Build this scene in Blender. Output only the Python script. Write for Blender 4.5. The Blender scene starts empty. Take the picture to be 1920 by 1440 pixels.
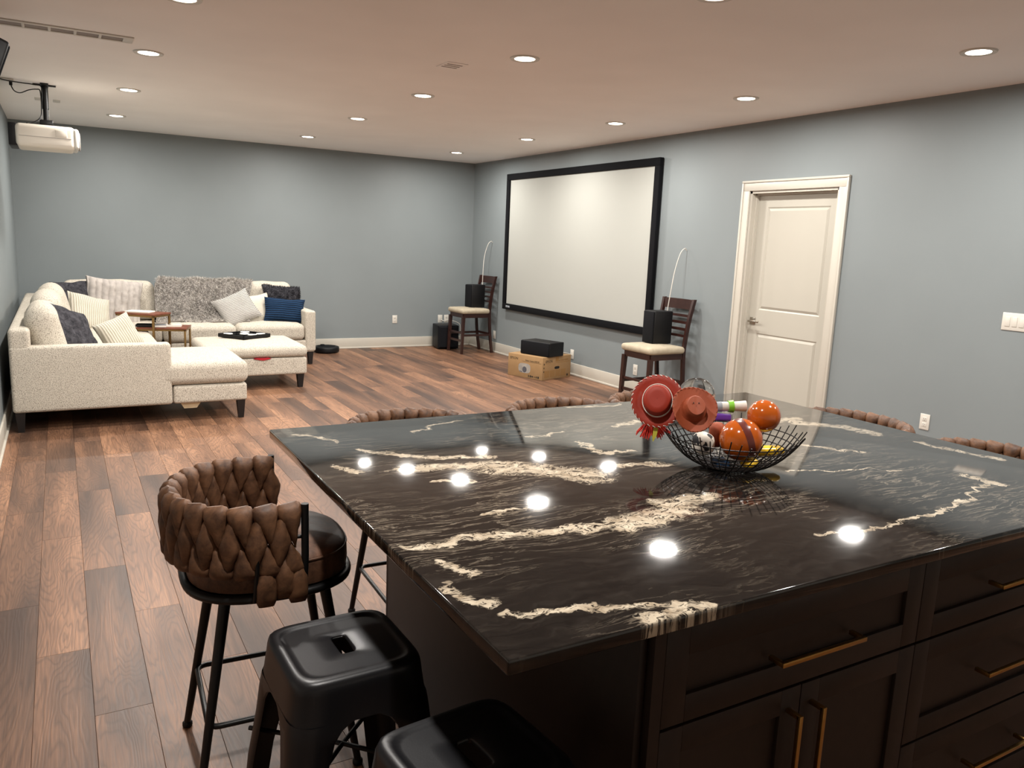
import bpy, bmesh, math, random
from mathutils import Vector, Matrix, noise

sc = bpy.context.scene
C = sc.collection
PI = math.pi
rnd = random.Random(7)

# ------------------------------------------------------------------ camera, world, exposure
FOC = 1473.926
cam_d = bpy.data.cameras.new('camera')
cam_d.sensor_width = 36.0
cam_d.lens = 36.0 * FOC / 1920.0
cam_d.clip_start = 0.05
cam = bpy.data.objects.new('camera', cam_d)
C.objects.link(cam)
CP = Vector((-5.5018, -10.9275, 1.5818))
CR = Vector((0.869175, -0.492831, 0.040651))
CU = Vector((0.051822, 0.17253, 0.98364))
CF = Vector((0.491782, 0.852848, -0.175498))
cam.matrix_world = Matrix(((CR.x, CU.x, -CF.x, CP.x), (CR.y, CU.y, -CF.y, CP.y), (CR.z, CU.z, -CF.z, CP.z), (0, 0, 0, 1)))
sc.camera = cam
w = bpy.data.worlds.new('world')
sc.world = w
w.use_nodes = True
w.node_tree.nodes['Background'].inputs[0].default_value = (0.05, 0.05, 0.055, 1)
w.node_tree.nodes['Background'].inputs[1].default_value = 0.3
sc.view_settings.view_transform = 'Standard'
sc.view_settings.look = 'None'
sc.view_settings.gamma = 1.0
sc.view_settings.use_curve_mapping = False
sc.view_settings.exposure = 0.75
LAMP_WATTS = 22.0

ROOM_W, ROOM_H = 5.936, 2.743
LIGHTS = [(-4.905, -1.30), (-4.915, -3.15), (-4.914, -4.85), (-4.89, -6.36), (-4.89, -8.05), (-4.895, -9.72),
          (-2.85, -1.20), (-2.859, -3.06), (-2.856, -4.69), (-2.87, -6.355), (-2.82, -8.0), (-2.82, -9.72),
          (-0.85, -1.134), (-0.874, -3.01), (-0.867, -4.644), (-0.903, -6.333), (-0.985, -8.15), (-0.98, -9.75)]


# ------------------------------------------------------------------ materials
def lin(h):
    h = h.lstrip('#')
    o = []
    for i in (0, 2, 4):
        v = int(h[i:i + 2], 16) / 255
        o.append(v / 12.92 if v <= 0.04045 else ((v + 0.055) / 1.055) ** 2.4)
    return (o[0], o[1], o[2], 1)


class NT:
    def __init__(s, m):
        s.t = m.node_tree
        s.n = s.t.nodes
        s.b = s.n['Principled BSDF']

    def add(s, typ, ins=None, **kw):
        nd = s.n.new(typ)
        for k, v in kw.items():
            setattr(nd, k, v)
        for k, v in (ins or {}).items():
            s.put(nd.inputs[k], v)
        return nd

    def put(s, sock, v):
        if hasattr(v, 'is_output') or isinstance(v, bpy.types.NodeSocket):
            s.t.links.new(v, sock)
        else:
            sock.default_value = v

    def math(s, op, a, b=0.0, c=None, clamp=False):
        nd = s.n.new('ShaderNodeMath')
        nd.operation = op
        nd.use_clamp = clamp
        s.put(nd.inputs[0], a)
        s.put(nd.inputs[1], b)
        if c is not None:
            s.put(nd.inputs[2], c)
        return nd.outputs[0]

    def vmath(s, op, a, b=(0, 0, 0), scale=None, out=0):
        nd = s.n.new('ShaderNodeVectorMath')
        nd.operation = op
        s.put(nd.inputs[0], a)
        s.put(nd.inputs[1], b)
        if scale is not None:
            s.put(nd.inputs['Scale'], scale)
        return nd.outputs[out]

    def ramp(s, fac, stops, interp='LINEAR'):
        nd = s.n.new('ShaderNodeValToRGB')
        nd.color_ramp.interpolation = interp
        els = nd.color_ramp.elements
        while len(els) < len(stops):
            els.new(0.5)
        for e, (p, c) in zip(els, stops):
            e.position = p
            e.color = c if len(c) == 4 else (*c, 1)
        s.put(nd.inputs[0], fac)
        return nd.outputs[0]

    def noise(s, vec, scale, detail=3.0, rough=0.5, dist=0.0, out='Fac'):
        nd = s.n.new('ShaderNodeTexNoise')
        s.put(nd.inputs['Vector'], vec)
        nd.inputs['Scale'].default_value = scale
        nd.inputs['Detail'].default_value = detail
        nd.inputs['Roughness'].default_value = rough
        nd.inputs['Distortion'].default_value = dist
        return nd.outputs[out]

    def mix(s, fac, a, b):
        nd = s.n.new('ShaderNodeMix')
        nd.data_type = 'RGBA'
        s.put(nd.inputs[0], fac)
        s.put(nd.inputs[6], a)
        s.put(nd.inputs[7], b)
        return nd.outputs[2]

    def bump(s, h, strength=0.2, dist=0.01):
        nd = s.n.new('ShaderNodeBump')
        nd.inputs['Strength'].default_value = strength
        nd.inputs['Distance'].default_value = dist
        s.put(nd.inputs['Height'], h)
        s.t.links.new(nd.outputs[0], s.b.inputs['Normal'])

    def obj(s):
        return s.add('ShaderNodeTexCoord').outputs['Object']


def mat(name, col, rough=0.5, metal=0.0, var=0.0, vscale=8.0, bump=0.0, bscale=200.0, spec=0.5, coat=0.0):
    """plain material with slight procedural colour variation and fine relief"""
    m = bpy.data.materials.new(name)
    m.use_nodes = True
    t = NT(m)
    c = lin(col) if isinstance(col, str) else col
    t.b.inputs['Roughness'].default_value = rough
    t.b.inputs['Metallic'].default_value = metal
    t.b.inputs['Specular IOR Level'].default_value = spec
    if coat:
        t.b.inputs['Coat Weight'].default_value = coat
    if var:
        n = t.noise(t.obj(), vscale, 3)
        lo = tuple(v * (1 - var) for v in c[:3])
        hi = tuple(min(1, v * (1 + var)) for v in c[:3])
        t.put(t.b.inputs['Base Color'], t.ramp(n, [(0.3, lo), (0.7, hi)]))
    else:
        n = t.noise(t.obj(), vscale, 2)
        t.put(t.b.inputs['Base Color'], t.mix(t.math('MULTIPLY', n, 0.04), c, (c[0] * .8, c[1] * .8, c[2] * .8, 1)))
    if bump:
        t.bump(t.noise(t.obj(), bscale, 2), bump, 0.002)
    return m


def emit_mat(name, col, strength):
    m = bpy.data.materials.new(name)
    m.use_nodes = True
    t = NT(m)
    t.b.inputs['Base Color'].default_value = lin(col)
    t.b.inputs['Emission Color'].default_value = lin(col)
    t.b.inputs['Emission Strength'].default_value = strength
    return m


def speckle(name, a, b, scale, thr=0.5, rough=0.9, bump=0.5):
    m = bpy.data.materials.new(name)
    m.use_nodes = True
    t = NT(m)
    o = t.obj()
    v = t.add('ShaderNodeTexVoronoi', {'Vector': o, 'Scale': scale})
    n = t.noise(o, scale * 0.7, 3, 0.7)
    f = t.math('ADD', t.math('MULTIPLY', n, 0.9), t.math('MULTIPLY', v.outputs['Distance'], 0.35))
    t.put(t.b.inputs['Base Color'], t.ramp(f, [(thr - 0.10, lin(a)), (thr + 0.13, lin(b))]))
    t.b.inputs['Roughness'].default_value = rough
    t.b.inputs['Specular IOR Level'].default_value = 0.2
    t.bump(f, bump, 0.004)
    return m


def striped(name, a, b, axis, scale, rough=0.9, bump=0.6):
    m = bpy.data.materials.new(name)
    m.use_nodes = True
    t = NT(m)
    o = t.obj()
    wv = t.add('ShaderNodeTexWave', {'Vector': o, 'Scale': scale, 'Distortion': 1.2, 'Detail': 1.5, 'Detail Scale': 1.0})
    wv.bands_direction = axis
    n = t.noise(o, 60, 3)
    f = t.math('ADD', t.math('MULTIPLY', wv.outputs['Fac'], 0.75), t.math('MULTIPLY', n, 0.25))
    t.put(t.b.inputs['Base Color'], t.ramp(f, [(0.15, lin(a)), (0.8, lin(b))]))
    t.b.inputs['Roughness'].default_value = rough
    t.b.inputs['Specular IOR Level'].default_value = 0.15
    t.bump(f, bump, 0.006)
    return m


def wood_floor():
    m = bpy.data.materials.new('walnut_plank')
    m.use_nodes = True
    t = NT(m)
    oi = t.add('ShaderNodeObjectInfo')
    r = oi.outputs['Random']
    geo = t.add('ShaderNodeNewGeometry')
    pos = geo.outputs['Position']
    off = t.add('ShaderNodeCombineXYZ', {'X': t.math('MULTIPLY', r, 37.0), 'Y': t.math('MULTIPLY', r, 91.0), 'Z': 0.0}).outputs[0]
    p = t.vmath('ADD', pos, off)
    pl = t.vmath('MULTIPLY', p, (1.0, 0.16, 1.0))
    # cathedral grain: contour lines of a long, stretched noise
    base = t.noise(pl, 5.0, 3.0, 0.42, 0.5)
    rings = t.math('FRACT', t.math('MULTIPLY', base, 30.0))
    rings = t.math('ABSOLUTE', t.math('SUBTRACT', rings, 0.5))
    rings = t.math('MULTIPLY', rings, 2.0)
    fine = t.noise(t.vmath('MULTIPLY', p, (1.0, 0.03, 1.0)), 160, 3, 0.6)
    broad = t.noise(t.vmath('MULTIPLY', p, (1.0, 0.12, 1.0)), 5.0, 2, 0.5)
    knots = t.noise(t.vmath('MULTIPLY', p, (1.0, 0.5, 1.0)), 3.0, 2, 0.6)
    tone = t.math('ADD', t.math('MULTIPLY', r, 0.34), t.math('MULTIPLY', broad, 1.25))
    tone = t.math('SUBTRACT', tone, 0.30)
    c = t.ramp(tone, [(0.18, lin('#443229')), (0.40, lin('#6b4e3c')), (0.58, lin('#87624a')), (0.85, lin('#a87d5f'))])
    c = t.mix(t.math('MULTIPLY', t.ramp(rings, [(0.0, (1, 1, 1)), (0.5, (0, 0, 0))]), 0.42), c, lin('#37281f'))
    c = t.mix(t.math('MULTIPLY', t.ramp(fine, [(0.42, (1, 1, 1)), (0.62, (0, 0, 0))]), 0.40), c, lin('#3f2e25'))
    c = t.mix(t.ramp(knots, [(0.70, (0, 0, 0)), (0.78, (.7, .7, .7))]), c, lin('#3a261d'))
    t.put(t.b.inputs['Base Color'], c)
    t.put(t.b.inputs['Roughness'], t.math('ADD', 0.36, t.math('MULTIPLY', fine, 0.16)))
    t.b.inputs['Specular IOR Level'].default_value = 0.4
    t.bump(t.math('ADD', t.math('MULTIPLY', rings, 0.5), fine), 0.12, 0.002)
    return m


def granite():
    m = bpy.data.materials.new('dark_granite')
    m.use_nodes = True
    t = NT(m)
    o = t.obj()
    flat = t.vmath('MULTIPLY', o, (1, 1, 0.10))
    # warp the veins
    w1 = t.noise(flat, 3.2, 3, 0.55, out='Color')
    w2 = t.noise(flat, 15.0, 3, 0.6, out='Color')
    p = t.vmath('ADD', flat, t.vmath('SCALE', t.vmath('SUBTRACT', w1, (.5, .5, .5)), scale=0.11))
    p = t.vmath('ADD', p, t.vmath('SCALE', t.vmath('SUBTRACT', w2, (.5, .5, .5)), scale=0.085))
    p = t.vmath('MULTIPLY', p, (1, 1, 0))
    strokes = [  # polylines in slab coordinates (metres) with half widths: the pale deposits of this slab
        ([(-4.64, -8.83), (-4.50, -8.86), (-4.36, -8.93), (-4.26, -8.99)], 0.045), ([(-4.38, -8.92), (-4.25, -9.01), (-4.17, -9.09)], 0.085),
        ([(-4.03, -9.03), (-3.88, -9.09)], 0.03), ([(-4.61, -8.97), (-4.53, -9.0)], 0.02),
        ([(-4.87, -9.41), (-4.76, -9.43)], 0.026), ([(-4.74, -9.41), (-4.62, -9.41), (-4.49, -9.43), (-4.36, -9.46)], 0.03),
        ([(-4.33, -9.46), (-4.23, -9.47), (-4.08, -9.45)], 0.06), ([(-4.12, -9.39), (-3.96, -9.38)], 0.05),
        ([(-4.70, -8.58), (-4.62, -8.67), (-4.54, -8.75), (-4.44, -8.78)], 0.022), ([(-4.44, -8.79), (-4.35, -8.82)], 0.018),
        ([(-4.83, -9.52), (-4.78, -9.60)], 0.022), ([(-4.86, -9.62), (-4.83, -9.72)], 0.02), ([(-4.82, -9.77), (-4.72, -9.81), (-4.64, -9.845), (-4.50, -9.87)], 0.018),
        ([(-4.62, -9.90), (-4.45, -9.89)], 0.022), ([(-2.92, -8.80), (-2.81, -8.92), (-2.80, -9.06)], 0.05), ([(-3.05, -8.75), (-2.85, -8.75)], 0.035),
        ([(-3.20, -9.08), (-3.10, -9.24)], 0.02), ([(-3.55, -9.30), (-3.32, -9.36), (-3.16, -9.44)], 0.007),
        ([(-3.93, -9.715), (-3.78, -9.74), (-3.57, -9.745), (-3.36, -9.717), (-3.04, -9.63)], 0.012), ([(-3.04, -9.57), (-3.02, -9.65)], 0.03),
        ([(-3.98, -8.75), (-3.98, -8.90), (-3.87, -8.91)], 0.02), ([(-4.62, -9.28), (-4.47, -9.27)], 0.013), ([(-3.69, -8.22), (-3.42, -8.26)], 0.016),
        ([(-4.83, -8.33), (-4.74, -8.47)], 0.016), ([(-4.84, -8.73), (-4.77, -8.82)], 0.022), ([(-4.45, -8.42), (-4.2, -8.30)], 0.012),
        ([(-3.70, -8.60), (-3.55, -8.56)], 0.024), ([(-4.10, -8.62), (-3.95, -8.60)], 0.016), ([(-2.75, -9.20), (-2.70, -9.5)], 0.02)]
    best = None
    for pts, hw in strokes:
        for (ax, ay), (bx, by) in zip(pts, pts[1:]):
            ba = (bx - ax, by - ay, 0)
            l2 = ba[0] ** 2 + ba[1] ** 2
            pa = t.vmath('SUBTRACT', p, (ax, ay, 0))
            h = t.math('DIVIDE', t.vmath('DOT_PRODUCT', pa, ba, out='Value'), l2, clamp=True)
            d = t.vmath('LENGTH', t.vmath('SUBTRACT', pa, t.vmath('SCALE', ba, scale=h)), out='Value')
            d = t.math('DIVIDE', d, hw * 1.25)
            best = d if best is None else t.math('MINIMUM', best, d)
    patch = t.ramp(best, [(0.15, (1, 1, 1)), (1.0, (0.0, 0.0, 0.0))])
    grain = t.noise(t.vmath('MULTIPLY', p, (1, 2.4, 1)), 30, 6, 0.75, 1.2)
    brk = t.ramp(grain, [(0.40, (0.0, 0.0, 0.0)), (0.55, (1, 1, 1))])
    patch = t.ramp(t.math('MULTIPLY', patch, t.math('ADD', 0.12, brk)), [(0.30, (0, 0, 0)), (0.62, (1, 1, 1))])
    # thin scattered streaks everywhere, running along the slab
    ps = t.vmath('ADD', flat, t.vmath('SCALE', t.vmath('SUBTRACT', w1, (.5, .5, .5)), scale=0.10))
    sp = t.vmath('MULTIPLY', ps, (1.0, 7.5, 0))
    sn = t.noise(sp, 4.0, 6, 0.66, 0.5)
    streak = t.math('ABSOLUTE', t.math('SUBTRACT', sn, 0.5))
    streak = t.ramp(streak, [(0.0, (1, 1, 1)), (0.022, (0, 0, 0))])
    area = t.noise(p, 2.3, 2, 0.5)
    streak = t.math('MULTIPLY', streak, t.ramp(area, [(0.40, (0, 0, 0)), (0.58, (.8, .8, .8))]))
    soft = t.noise(t.vmath('MULTIPLY', p, (1, 4.0, 1)), 9, 4, 0.6)
    base = t.ramp(soft, [(0.30, lin('#0d0b0b')), (0.55, lin('#1a1715')), (0.80, lin('#2c2825'))])
    pale = t.ramp(t.noise(p, 22, 3, 0.6), [(0.3, lin('#8c7d69')), (0.7, lin('#c4b8a4'))])
    c = t.mix(t.math('MULTIPLY', streak, 0.6), base, lin('#9a8d7c'))
    c = t.mix(patch, c, pale)
    t.put(t.b.inputs['Base Color'], c)
    t.put(t.b.inputs['Roughness'], t.math('ADD', 0.045, t.math('MULTIPLY', soft, 0.05)))
    t.b.inputs['Specular IOR Level'].default_value = 0.55
    t.bump(t.noise(o, 120, 2), 0.02, 0.001)
    return m


def leather(name, a, b, rough=0.42):
    m = bpy.data.materials.new(name)
    m.use_nodes = True
    t = NT(m)
    geo = t.add('ShaderNodeNewGeometry')
    pos = geo.outputs['Position']
    n = t.noise(pos, 26, 5, 0.65, 0.4)
    t.put(t.b.inputs['Base Color'], t.ramp(n, [(0.34, lin(a)), (0.68, lin(b))]))
    t.put(t.b.inputs['Roughness'], t.math('ADD', rough, t.math('MULTIPLY', n, 0.2)))
    t.b.inputs['Specular IOR Level'].default_value = 0.35
    t.bump(t.noise(pos, 130, 3), 0.12, 0.002)
    return m


def fur_mat(name, dark, light, scale=60):
    m = bpy.data.materials.new(name)
    m.use_nodes = True
    t = NT(m)
    o = t.obj()
    n = t.noise(t.vmath('MULTIPLY', o, (1, 1, 0.45)), scale, 4, 0.7, 0.6)
    t.put(t.b.inputs['Base Color'], t.ramp(n, [(0.32, lin(dark)), (0.66, lin(light))]))
    t.b.inputs['Roughness'].default_value = 1.0
    t.b.inputs['Specular IOR Level'].default_value = 0.1
    t.bump(n, 0.7, 0.012)
    return m


def wall_paint(name, col, rough):
    m = bpy.data.materials.new(name)
    m.use_nodes = True
    t = NT(m)
    o = t.obj()
    c = lin(col)
    n = t.noise(o, 1.3, 2)
    t.put(t.b.inputs['Base Color'], t.ramp(n, [(0.3, tuple(v * .97 for v in c[:3])), (0.7, tuple(v * 1.03 for v in c[:3]))]))
    t.b.inputs['Roughness'].default_value = rough
    t.b.inputs['Specular IOR Level'].default_value = 0.35
    t.bump(t.noise(o, 150, 3), 0.10, 0.002)
    return m


M = dict(
    wall=wall_paint('blue_grey_paint', '#7c8385', 0.50),
    ceil=wall_paint('ceiling_paint', '#f2f0ee', 0.85),
    kwall=wall_paint('kitchen_bounce_paint', '#e4e0d8', 0.6),  # unseen kitchen walls, colour lightened to bounce fill onto the island fronts
    trim=mat('white_trim_paint', '#bab5aa', 0.38),
    door=mat('door_paint', '#b0aca1', 0.42),
    plank=wood_floor(),
    sub=mat('subfloor', '#1c1410', 0.9),
    granite=granite(),
    cab=mat('espresso_cabinet', '#241913', 0.5, var=0.12, vscale=30, spec=0.3),
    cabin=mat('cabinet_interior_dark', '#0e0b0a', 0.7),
    brass=mat('brushed_brass', '#b08a4e', 0.32, 1.0, var=0.06, vscale=60),
    nickel=mat('brushed_nickel', '#a39b90', 0.3, 1.0),
    black=mat('black_metal', '#121213', 0.40, 0.3, bump=0.05),
    blackst=mat('black_powder_coat', '#17171a', 0.36, 0.25, bump=0.05, bscale=300),
    blackpl=mat('black_plastic', '#0c0c0e', 0.5, spec=0.3),
    grille=mat('black_speaker_cloth', '#0d0e12', 0.85, bump=0.3, bscale=600, spec=0.2),
    leather=leather('brown_leather', '#432d20', '#735139'),
    leather2=leather('brown_seat_leather', '#3c281d', '#6b4a37', 0.36),
    boucle=speckle('cream_boucle', '#6b6358', '#cdc5b7', 210, 0.53),
    leg=mat('black_wood_leg', '#131010', 0.4),
    screen=mat('screen_white', '#a6a7a1', 0.9),
    frame=mat('black_velvet_frame', '#05060a', 0.9, spec=0.2),
    white=mat('white_plastic', '#cdc9c0', 0.35),
    projw=mat('projector_white', '#ddd5c8', 0.45),
    vent=mat('vent_grey', '#8d8681', 0.8),
    card=mat('cardboard', '#957650', 0.85, var=0.05, vscale=14),
    ink=mat('black_ink', '#241a10', 0.8),
    inkb=mat('brown_ink', '#8f6a3b', 0.85),
    picw=mat('printed_grey', '#948f88', 0.8, var=.2, vscale=12),
    picd=mat('printed_dark', '#4c4c52', 0.8),
    dwood=mat('dark_chair_wood', '#2e1712', 0.33, var=0.2, vscale=30),
    seat=mat('cream_seat_suede', '#a89d88', 0.9, var=0.10, vscale=20),
    twood=mat('red_brown_table_wood', '#6e3c28', 0.42, var=0.25, vscale=25),
    tgold=mat('antique_gold_metal', '#8a6f48', 0.4, 0.9),
    fur_d=fur_mat('charcoal_fur', '#232327', '#4c4b50', 22),
    fur_t=fur_mat('grey_throw_fur', '#55504c', '#e8e2da', 38),
    fur_b=mat('throw_backing', '#8d8782', 0.95),
    rib=striped('cream_corduroy', '#a39d8d', '#cdc6b8', 'X', 15),
    quilt=mat('grey_plush', '#aaa39d', 0.95, var=0.12, vscale=20, bump=0.5, bscale=90),
    patt=striped('grey_white_weave', '#6b6967', '#c9c5be', 'DIAGONAL', 26),
    offw=mat('off_white_cloth', '#c4beb0', 0.95, var=0.05),
    navy=striped('navy_knit', '#0a1626', '#1e3856', 'Y', 12),
    red=mat('red_cloth', '#a81626', 0.8),
    pale=mat('pale_pine', '#d9c7a5', 0.7, var=.08, vscale=20),
    paper=mat('white_paper', '#ebe8df', 0.8),
    greybk=mat('grey_cover', '#8f949a', 0.7),
    hat=mat('rust_red_plastic', '#892614', 0.55, spec=0.3),
    hat2=mat('orange_brown_plastic_hat', '#8a4126', 0.6, spec=0.3),
    orange=mat('glossy_orange', '#a84e10', 0.12, coat=.5),
    brown=mat('glossy_maroon', '#5d2a24', 0.25),
    silver=mat('bright_steel', '#c9c5bd', 0.2, 1.0),
    green=mat('lime_green', '#74b52a', 0.4),
    olive=mat('yellow_green_ribbon', '#b5ad3a', 0.7),
    yarn=mat('red_yarn', '#b52a1c', 0.9),
    yellow=mat('yellow_plastic', '#e0b422', 0.3),
    purple=mat('purple_plastic', '#5a2d8c', 0.35),
    wire=mat('dark_steel_wire', '#2a2625', 0.35, 0.8),
    lens_glow=emit_mat('led_lens', '#fff4e2', 14.0),
)


def glass_mat():
    m = bpy.data.materials.new('clear_plastic')
    m.use_nodes = True
    t = NT(m)
    t.b.inputs['Base Color'].default_value = (0.95, 0.97, 1, 1)
    t.b.inputs['Roughness'].default_value = 0.03
    t.b.inputs['Transmission Weight'].default_value = 1.0
    t.b.inputs['IOR'].default_value = 1.12
    return m


M['clear'] = glass_mat()


# ------------------------------------------------------------------ mesh helpers
class B:
    """collects shapes and links them as ONE mesh object"""

    def __init__(s):
        s.v, s.f, s.sm = [], [], []

    def add(s, vs, fs, mtx=None, smooth=False):
        o = len(s.v)
        s.v += [tuple(mtx @ Vector(p)) if mtx else tuple(p) for p in vs]
        s.f += [tuple(i + o for i in f) for f in fs]
        s.sm += [smooth] * len(fs)
        return s

    def box(s, a, b, bev=0.0, mtx=None, seg=2):
        x0, y0, z0 = (min(a[i], b[i]) for i in range(3))
        x1, y1, z1 = (max(a[i], b[i]) for i in range(3))
        if bev <= 0:
            v = [(x0, y0, z0), (x1, y0, z0), (x1, y1, z0), (x0, y1, z0), (x0, y0, z1), (x1, y0, z1), (x1, y1, z1), (x0, y1, z1)]
            f = [(3, 2, 1, 0), (4, 5, 6, 7), (0, 1, 5, 4), (1, 2, 6, 5), (2, 3, 7, 6), (3, 0, 4, 7)]
            return s.add(v, f, mtx)
        bm = bmesh.new()
        bmesh.ops.create_cube(bm, size=1)
        for q in bm.verts:
            q.co = Vector(((x0 + x1) / 2 + q.co.x * (x1 - x0), (y0 + y1) / 2 + q.co.y * (y1 - y0), (z0 + z1) / 2 + q.co.z * (z1 - z0)))
        bmesh.ops.bevel(bm, geom=bm.edges[:], offset=min(bev, .49 * min(x1 - x0, y1 - y0, z1 - z0)), segments=seg, profile=0.5, affect='EDGES')
        bm.verts.index_update()
        s.add([q.co.copy() for q in bm.verts], [[q.index for q in f.verts] for f in bm.faces], mtx, True)
        bm.free()
        return s

    def soft(s, a, b, r=0.05, crown=0.0, mtx=None, n=6, k=3, wob=0.0, seed=0):
        """rounded cushion block with an optional crowned top"""
        c = [(a[i] + b[i]) / 2 for i in range(3)]
        h = [abs(b[i] - a[i]) / 2 for i in range(3)]
        r = min(r, *(x * .98 for x in h))

        def samp(hh):
            inner = hh - r
            e = [inner + r * math.tan(j / k * PI / 4) for j in range(k + 1)]
            mid = [-inner + 2 * inner * j / n for j in range(n + 1)]
            return [-x for x in reversed(e[1:])] + mid + e[1:]
        S = [samp(x) for x in h]
        idx, vs, fs = {}, [], []

        def vert(p):
            key = tuple(round(x, 5) for x in p)
            if key in idx:
                return idx[key]
            q = [max(-(h[i] - r), min(h[i] - r, p[i])) for i in range(3)]
            d = Vector([p[i] - q[i] for i in range(3)])
            if d.length > 1e-9:
                d = d.normalized() * r
            o = Vector(q) + d
            u, v2 = o.x / h[0], o.y / h[1]
            if crown and o.z > -h[2] * .2:
                o.z += crown * max(0, 1 - u * u) * max(0, 1 - v2 * v2) * (o.z / h[2] if o.z > 0 else 0)
            if wob:
                nn = noise.noise(Vector((o.x * 5 + seed, o.y * 5, o.z * 5)))
                o += o.normalized() * wob * nn
            idx[key] = len(vs)
            vs.append((o.x + c[0], o.y + c[1], o.z + c[2]))
            return idx[key]
        for ax in range(3):
            u, v2 = (ax + 1) % 3, (ax + 2) % 3
            for sg in (-1, 1):
                for i in range(len(S[u]) - 1):
                    for j in range(len(S[v2]) - 1):
                        q = []
                        for (ii, jj) in ((i, j), (i + 1, j), (i + 1, j + 1), (i, j + 1)):
                            p = [0, 0, 0]
                            p[ax] = sg * h[ax]
                            p[u] = S[u][ii]
                            p[v2] = S[v2][jj]
                            q.append(vert(p))
                        fs.append(q if sg > 0 else q[::-1])
        return s.add(vs, fs, mtx, True)

    def cyl(s, p0, p1, r0, r1=None, n=16, mtx=None, smooth=True, caps=True):
        r1 = r0 if r1 is None else r1
        p0, p1 = Vector(p0), Vector(p1)
        d = (p1 - p0).normalized()
        a = d.orthogonal().normalized()
        b = d.cross(a)
        v = []
        for p, r in ((p0, r0), (p1, r1)):
            for i in range(n):
                t = 2 * PI * i / n
                v.append(p + (a * math.cos(t) + b * math.sin(t)) * r)
        s.add(v, [(i, (i + 1) % n, n + (i + 1) % n, n + i) for i in range(n)], mtx, smooth)
        if caps:
            s.add(v, [tuple(range(n))[::-1], tuple(range(n, 2 * n))], mtx)
        return s

    def tube(s, pts, r, n=8, closed=False, mtx=None):
        pts = [Vector(p) for p in pts]
        m = len(pts)
        v, prev = [], None
        for i, p in enumerate(pts):
            if closed:
                d = (pts[(i + 1) % m] - pts[i - 1]).normalized()
            else:
                d = (pts[min(i + 1, m - 1)] - pts[max(i - 1, 0)]).normalized()
            a = d.orthogonal().normalized() if prev is None else (prev - d * prev.dot(d)).normalized()
            prev = a
            b = d.cross(a)
            rr = r[i] if isinstance(r, (list, tuple)) else r
            for j in range(n):
                t = 2 * PI * j / n
                v.append(p + (a * math.cos(t) + b * math.sin(t)) * rr)
        fs = []
        for i in range(m if closed else m - 1):
            k = (i + 1) % m
            for j in range(n):
                fs.append((i * n + j, i * n + (j + 1) % n, k * n + (j + 1) % n, k * n + j))
        if not closed:
            fs.append(tuple(range(n))[::-1])
            fs.append(tuple(range((m - 1) * n, m * n)))
        return s.add(v, fs, mtx, True)

    def lathe(s, prof, n=32, mtx=None, cap=True):
        v, fs = [], []
        for r, z in prof:
            for i in range(n):
                t = 2 * PI * i / n
                v.append((r * math.cos(t), r * math.sin(t), z))
        for k in range(len(prof) - 1):
            for i in range(n):
                j = (i + 1) % n
                fs.append((k * n + i, k * n + j, (k + 1) * n + j, (k + 1) * n + i))
        s.add(v, fs, mtx, True)
        if cap:
            s.add([v[i] for i in range(n)] + [v[(len(prof) - 1) * n + i] for i in range(n)], [tuple(range(n))[::-1], tuple(range(n, 2 * n))], mtx)
        return s

    def prism(s, outline, z0, z1, mtx=None):
        n = len(outline)
        v = [(x, y, z0) for x, y in outline] + [(x, y, z1) for x, y in outline]
        f = [tuple(range(n))[::-1], tuple(range(n, 2 * n))] + [(i, (i + 1) % n, n + (i + 1) % n, n + i) for i in range(n)]
        return s.add(v, f, mtx)

    def mesh(s, name):
        me = bpy.data.meshes.new(name)
        me.from_pydata(s.v, [], s.f)
        me.polygons.foreach_set('use_smooth', s.sm)
        bm = bmesh.new()
        bm.from_mesh(me)
        bmesh.ops.recalc_face_normals(bm, faces=bm.faces[:])
        for e in bm.edges:
            if len(e.link_faces) == 2 and e.calc_face_angle(0) > 0.9:
                e.smooth = False
        bm.to_mesh(me)
        bm.free()
        return me

    def build(s, name, m, parent=None, label=None):
        me = s.mesh(name)
        me.materials.append(m)
        return link(name, me, parent, label)


PM = {}


def link(name, me, parent=None, label=None):
    o = bpy.data.objects.new(name, me)
    C.objects.link(o)
    if parent is not None:
        o.parent = parent
    if label:
        o['label'] = label
    return o


def thing(name, label, cat, loc=(0, 0, 0), rz=0.0, group=None):
    o = bpy.data.objects.new(name, None)
    o.empty_display_size = 0.1
    C.objects.link(o)
    o.location = loc
    o.rotation_euler = (0, 0, rz)
    return tag(o, label, cat, group)


def tag(o, label, cat, group=None):
    o['label'] = label
    o['category'] = cat
    if group:
        o['group'] = group
    return o


def struct(o, label, cat):
    o['kind'] = 'structure'
    return tag(o, label, cat)


def place(o, loc, rz=0.0, rot=None):
    o.location = loc
    o.rotation_euler = rot if rot else (0, 0, rz)
    return o


def copy_tree(o, parent=None):
    c = o.copy()
    C.objects.link(c)
    if parent is not None:
        c.parent = parent
    for ch in list(o.children):
        copy_tree(ch, c)
    return c


def rotz(a):
    return Matrix.Rotation(a, 4, 'Z')


def text_mesh(txt, size, depth=0.0006):
    cu = bpy.data.curves.new('text', 'FONT')
    cu.body = txt
    cu.size = size
    cu.extrude = depth
    cu.resolution_u = 2
    o = bpy.data.objects.new('text', cu)
    C.objects.link(o)
    dg = bpy.context.evaluated_depsgraph_get()
    me = bpy.data.meshes.new_from_object(o.evaluated_get(dg))
    bpy.data.objects.remove(o)
    bpy.data.curves.remove(cu)
    return me


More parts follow.
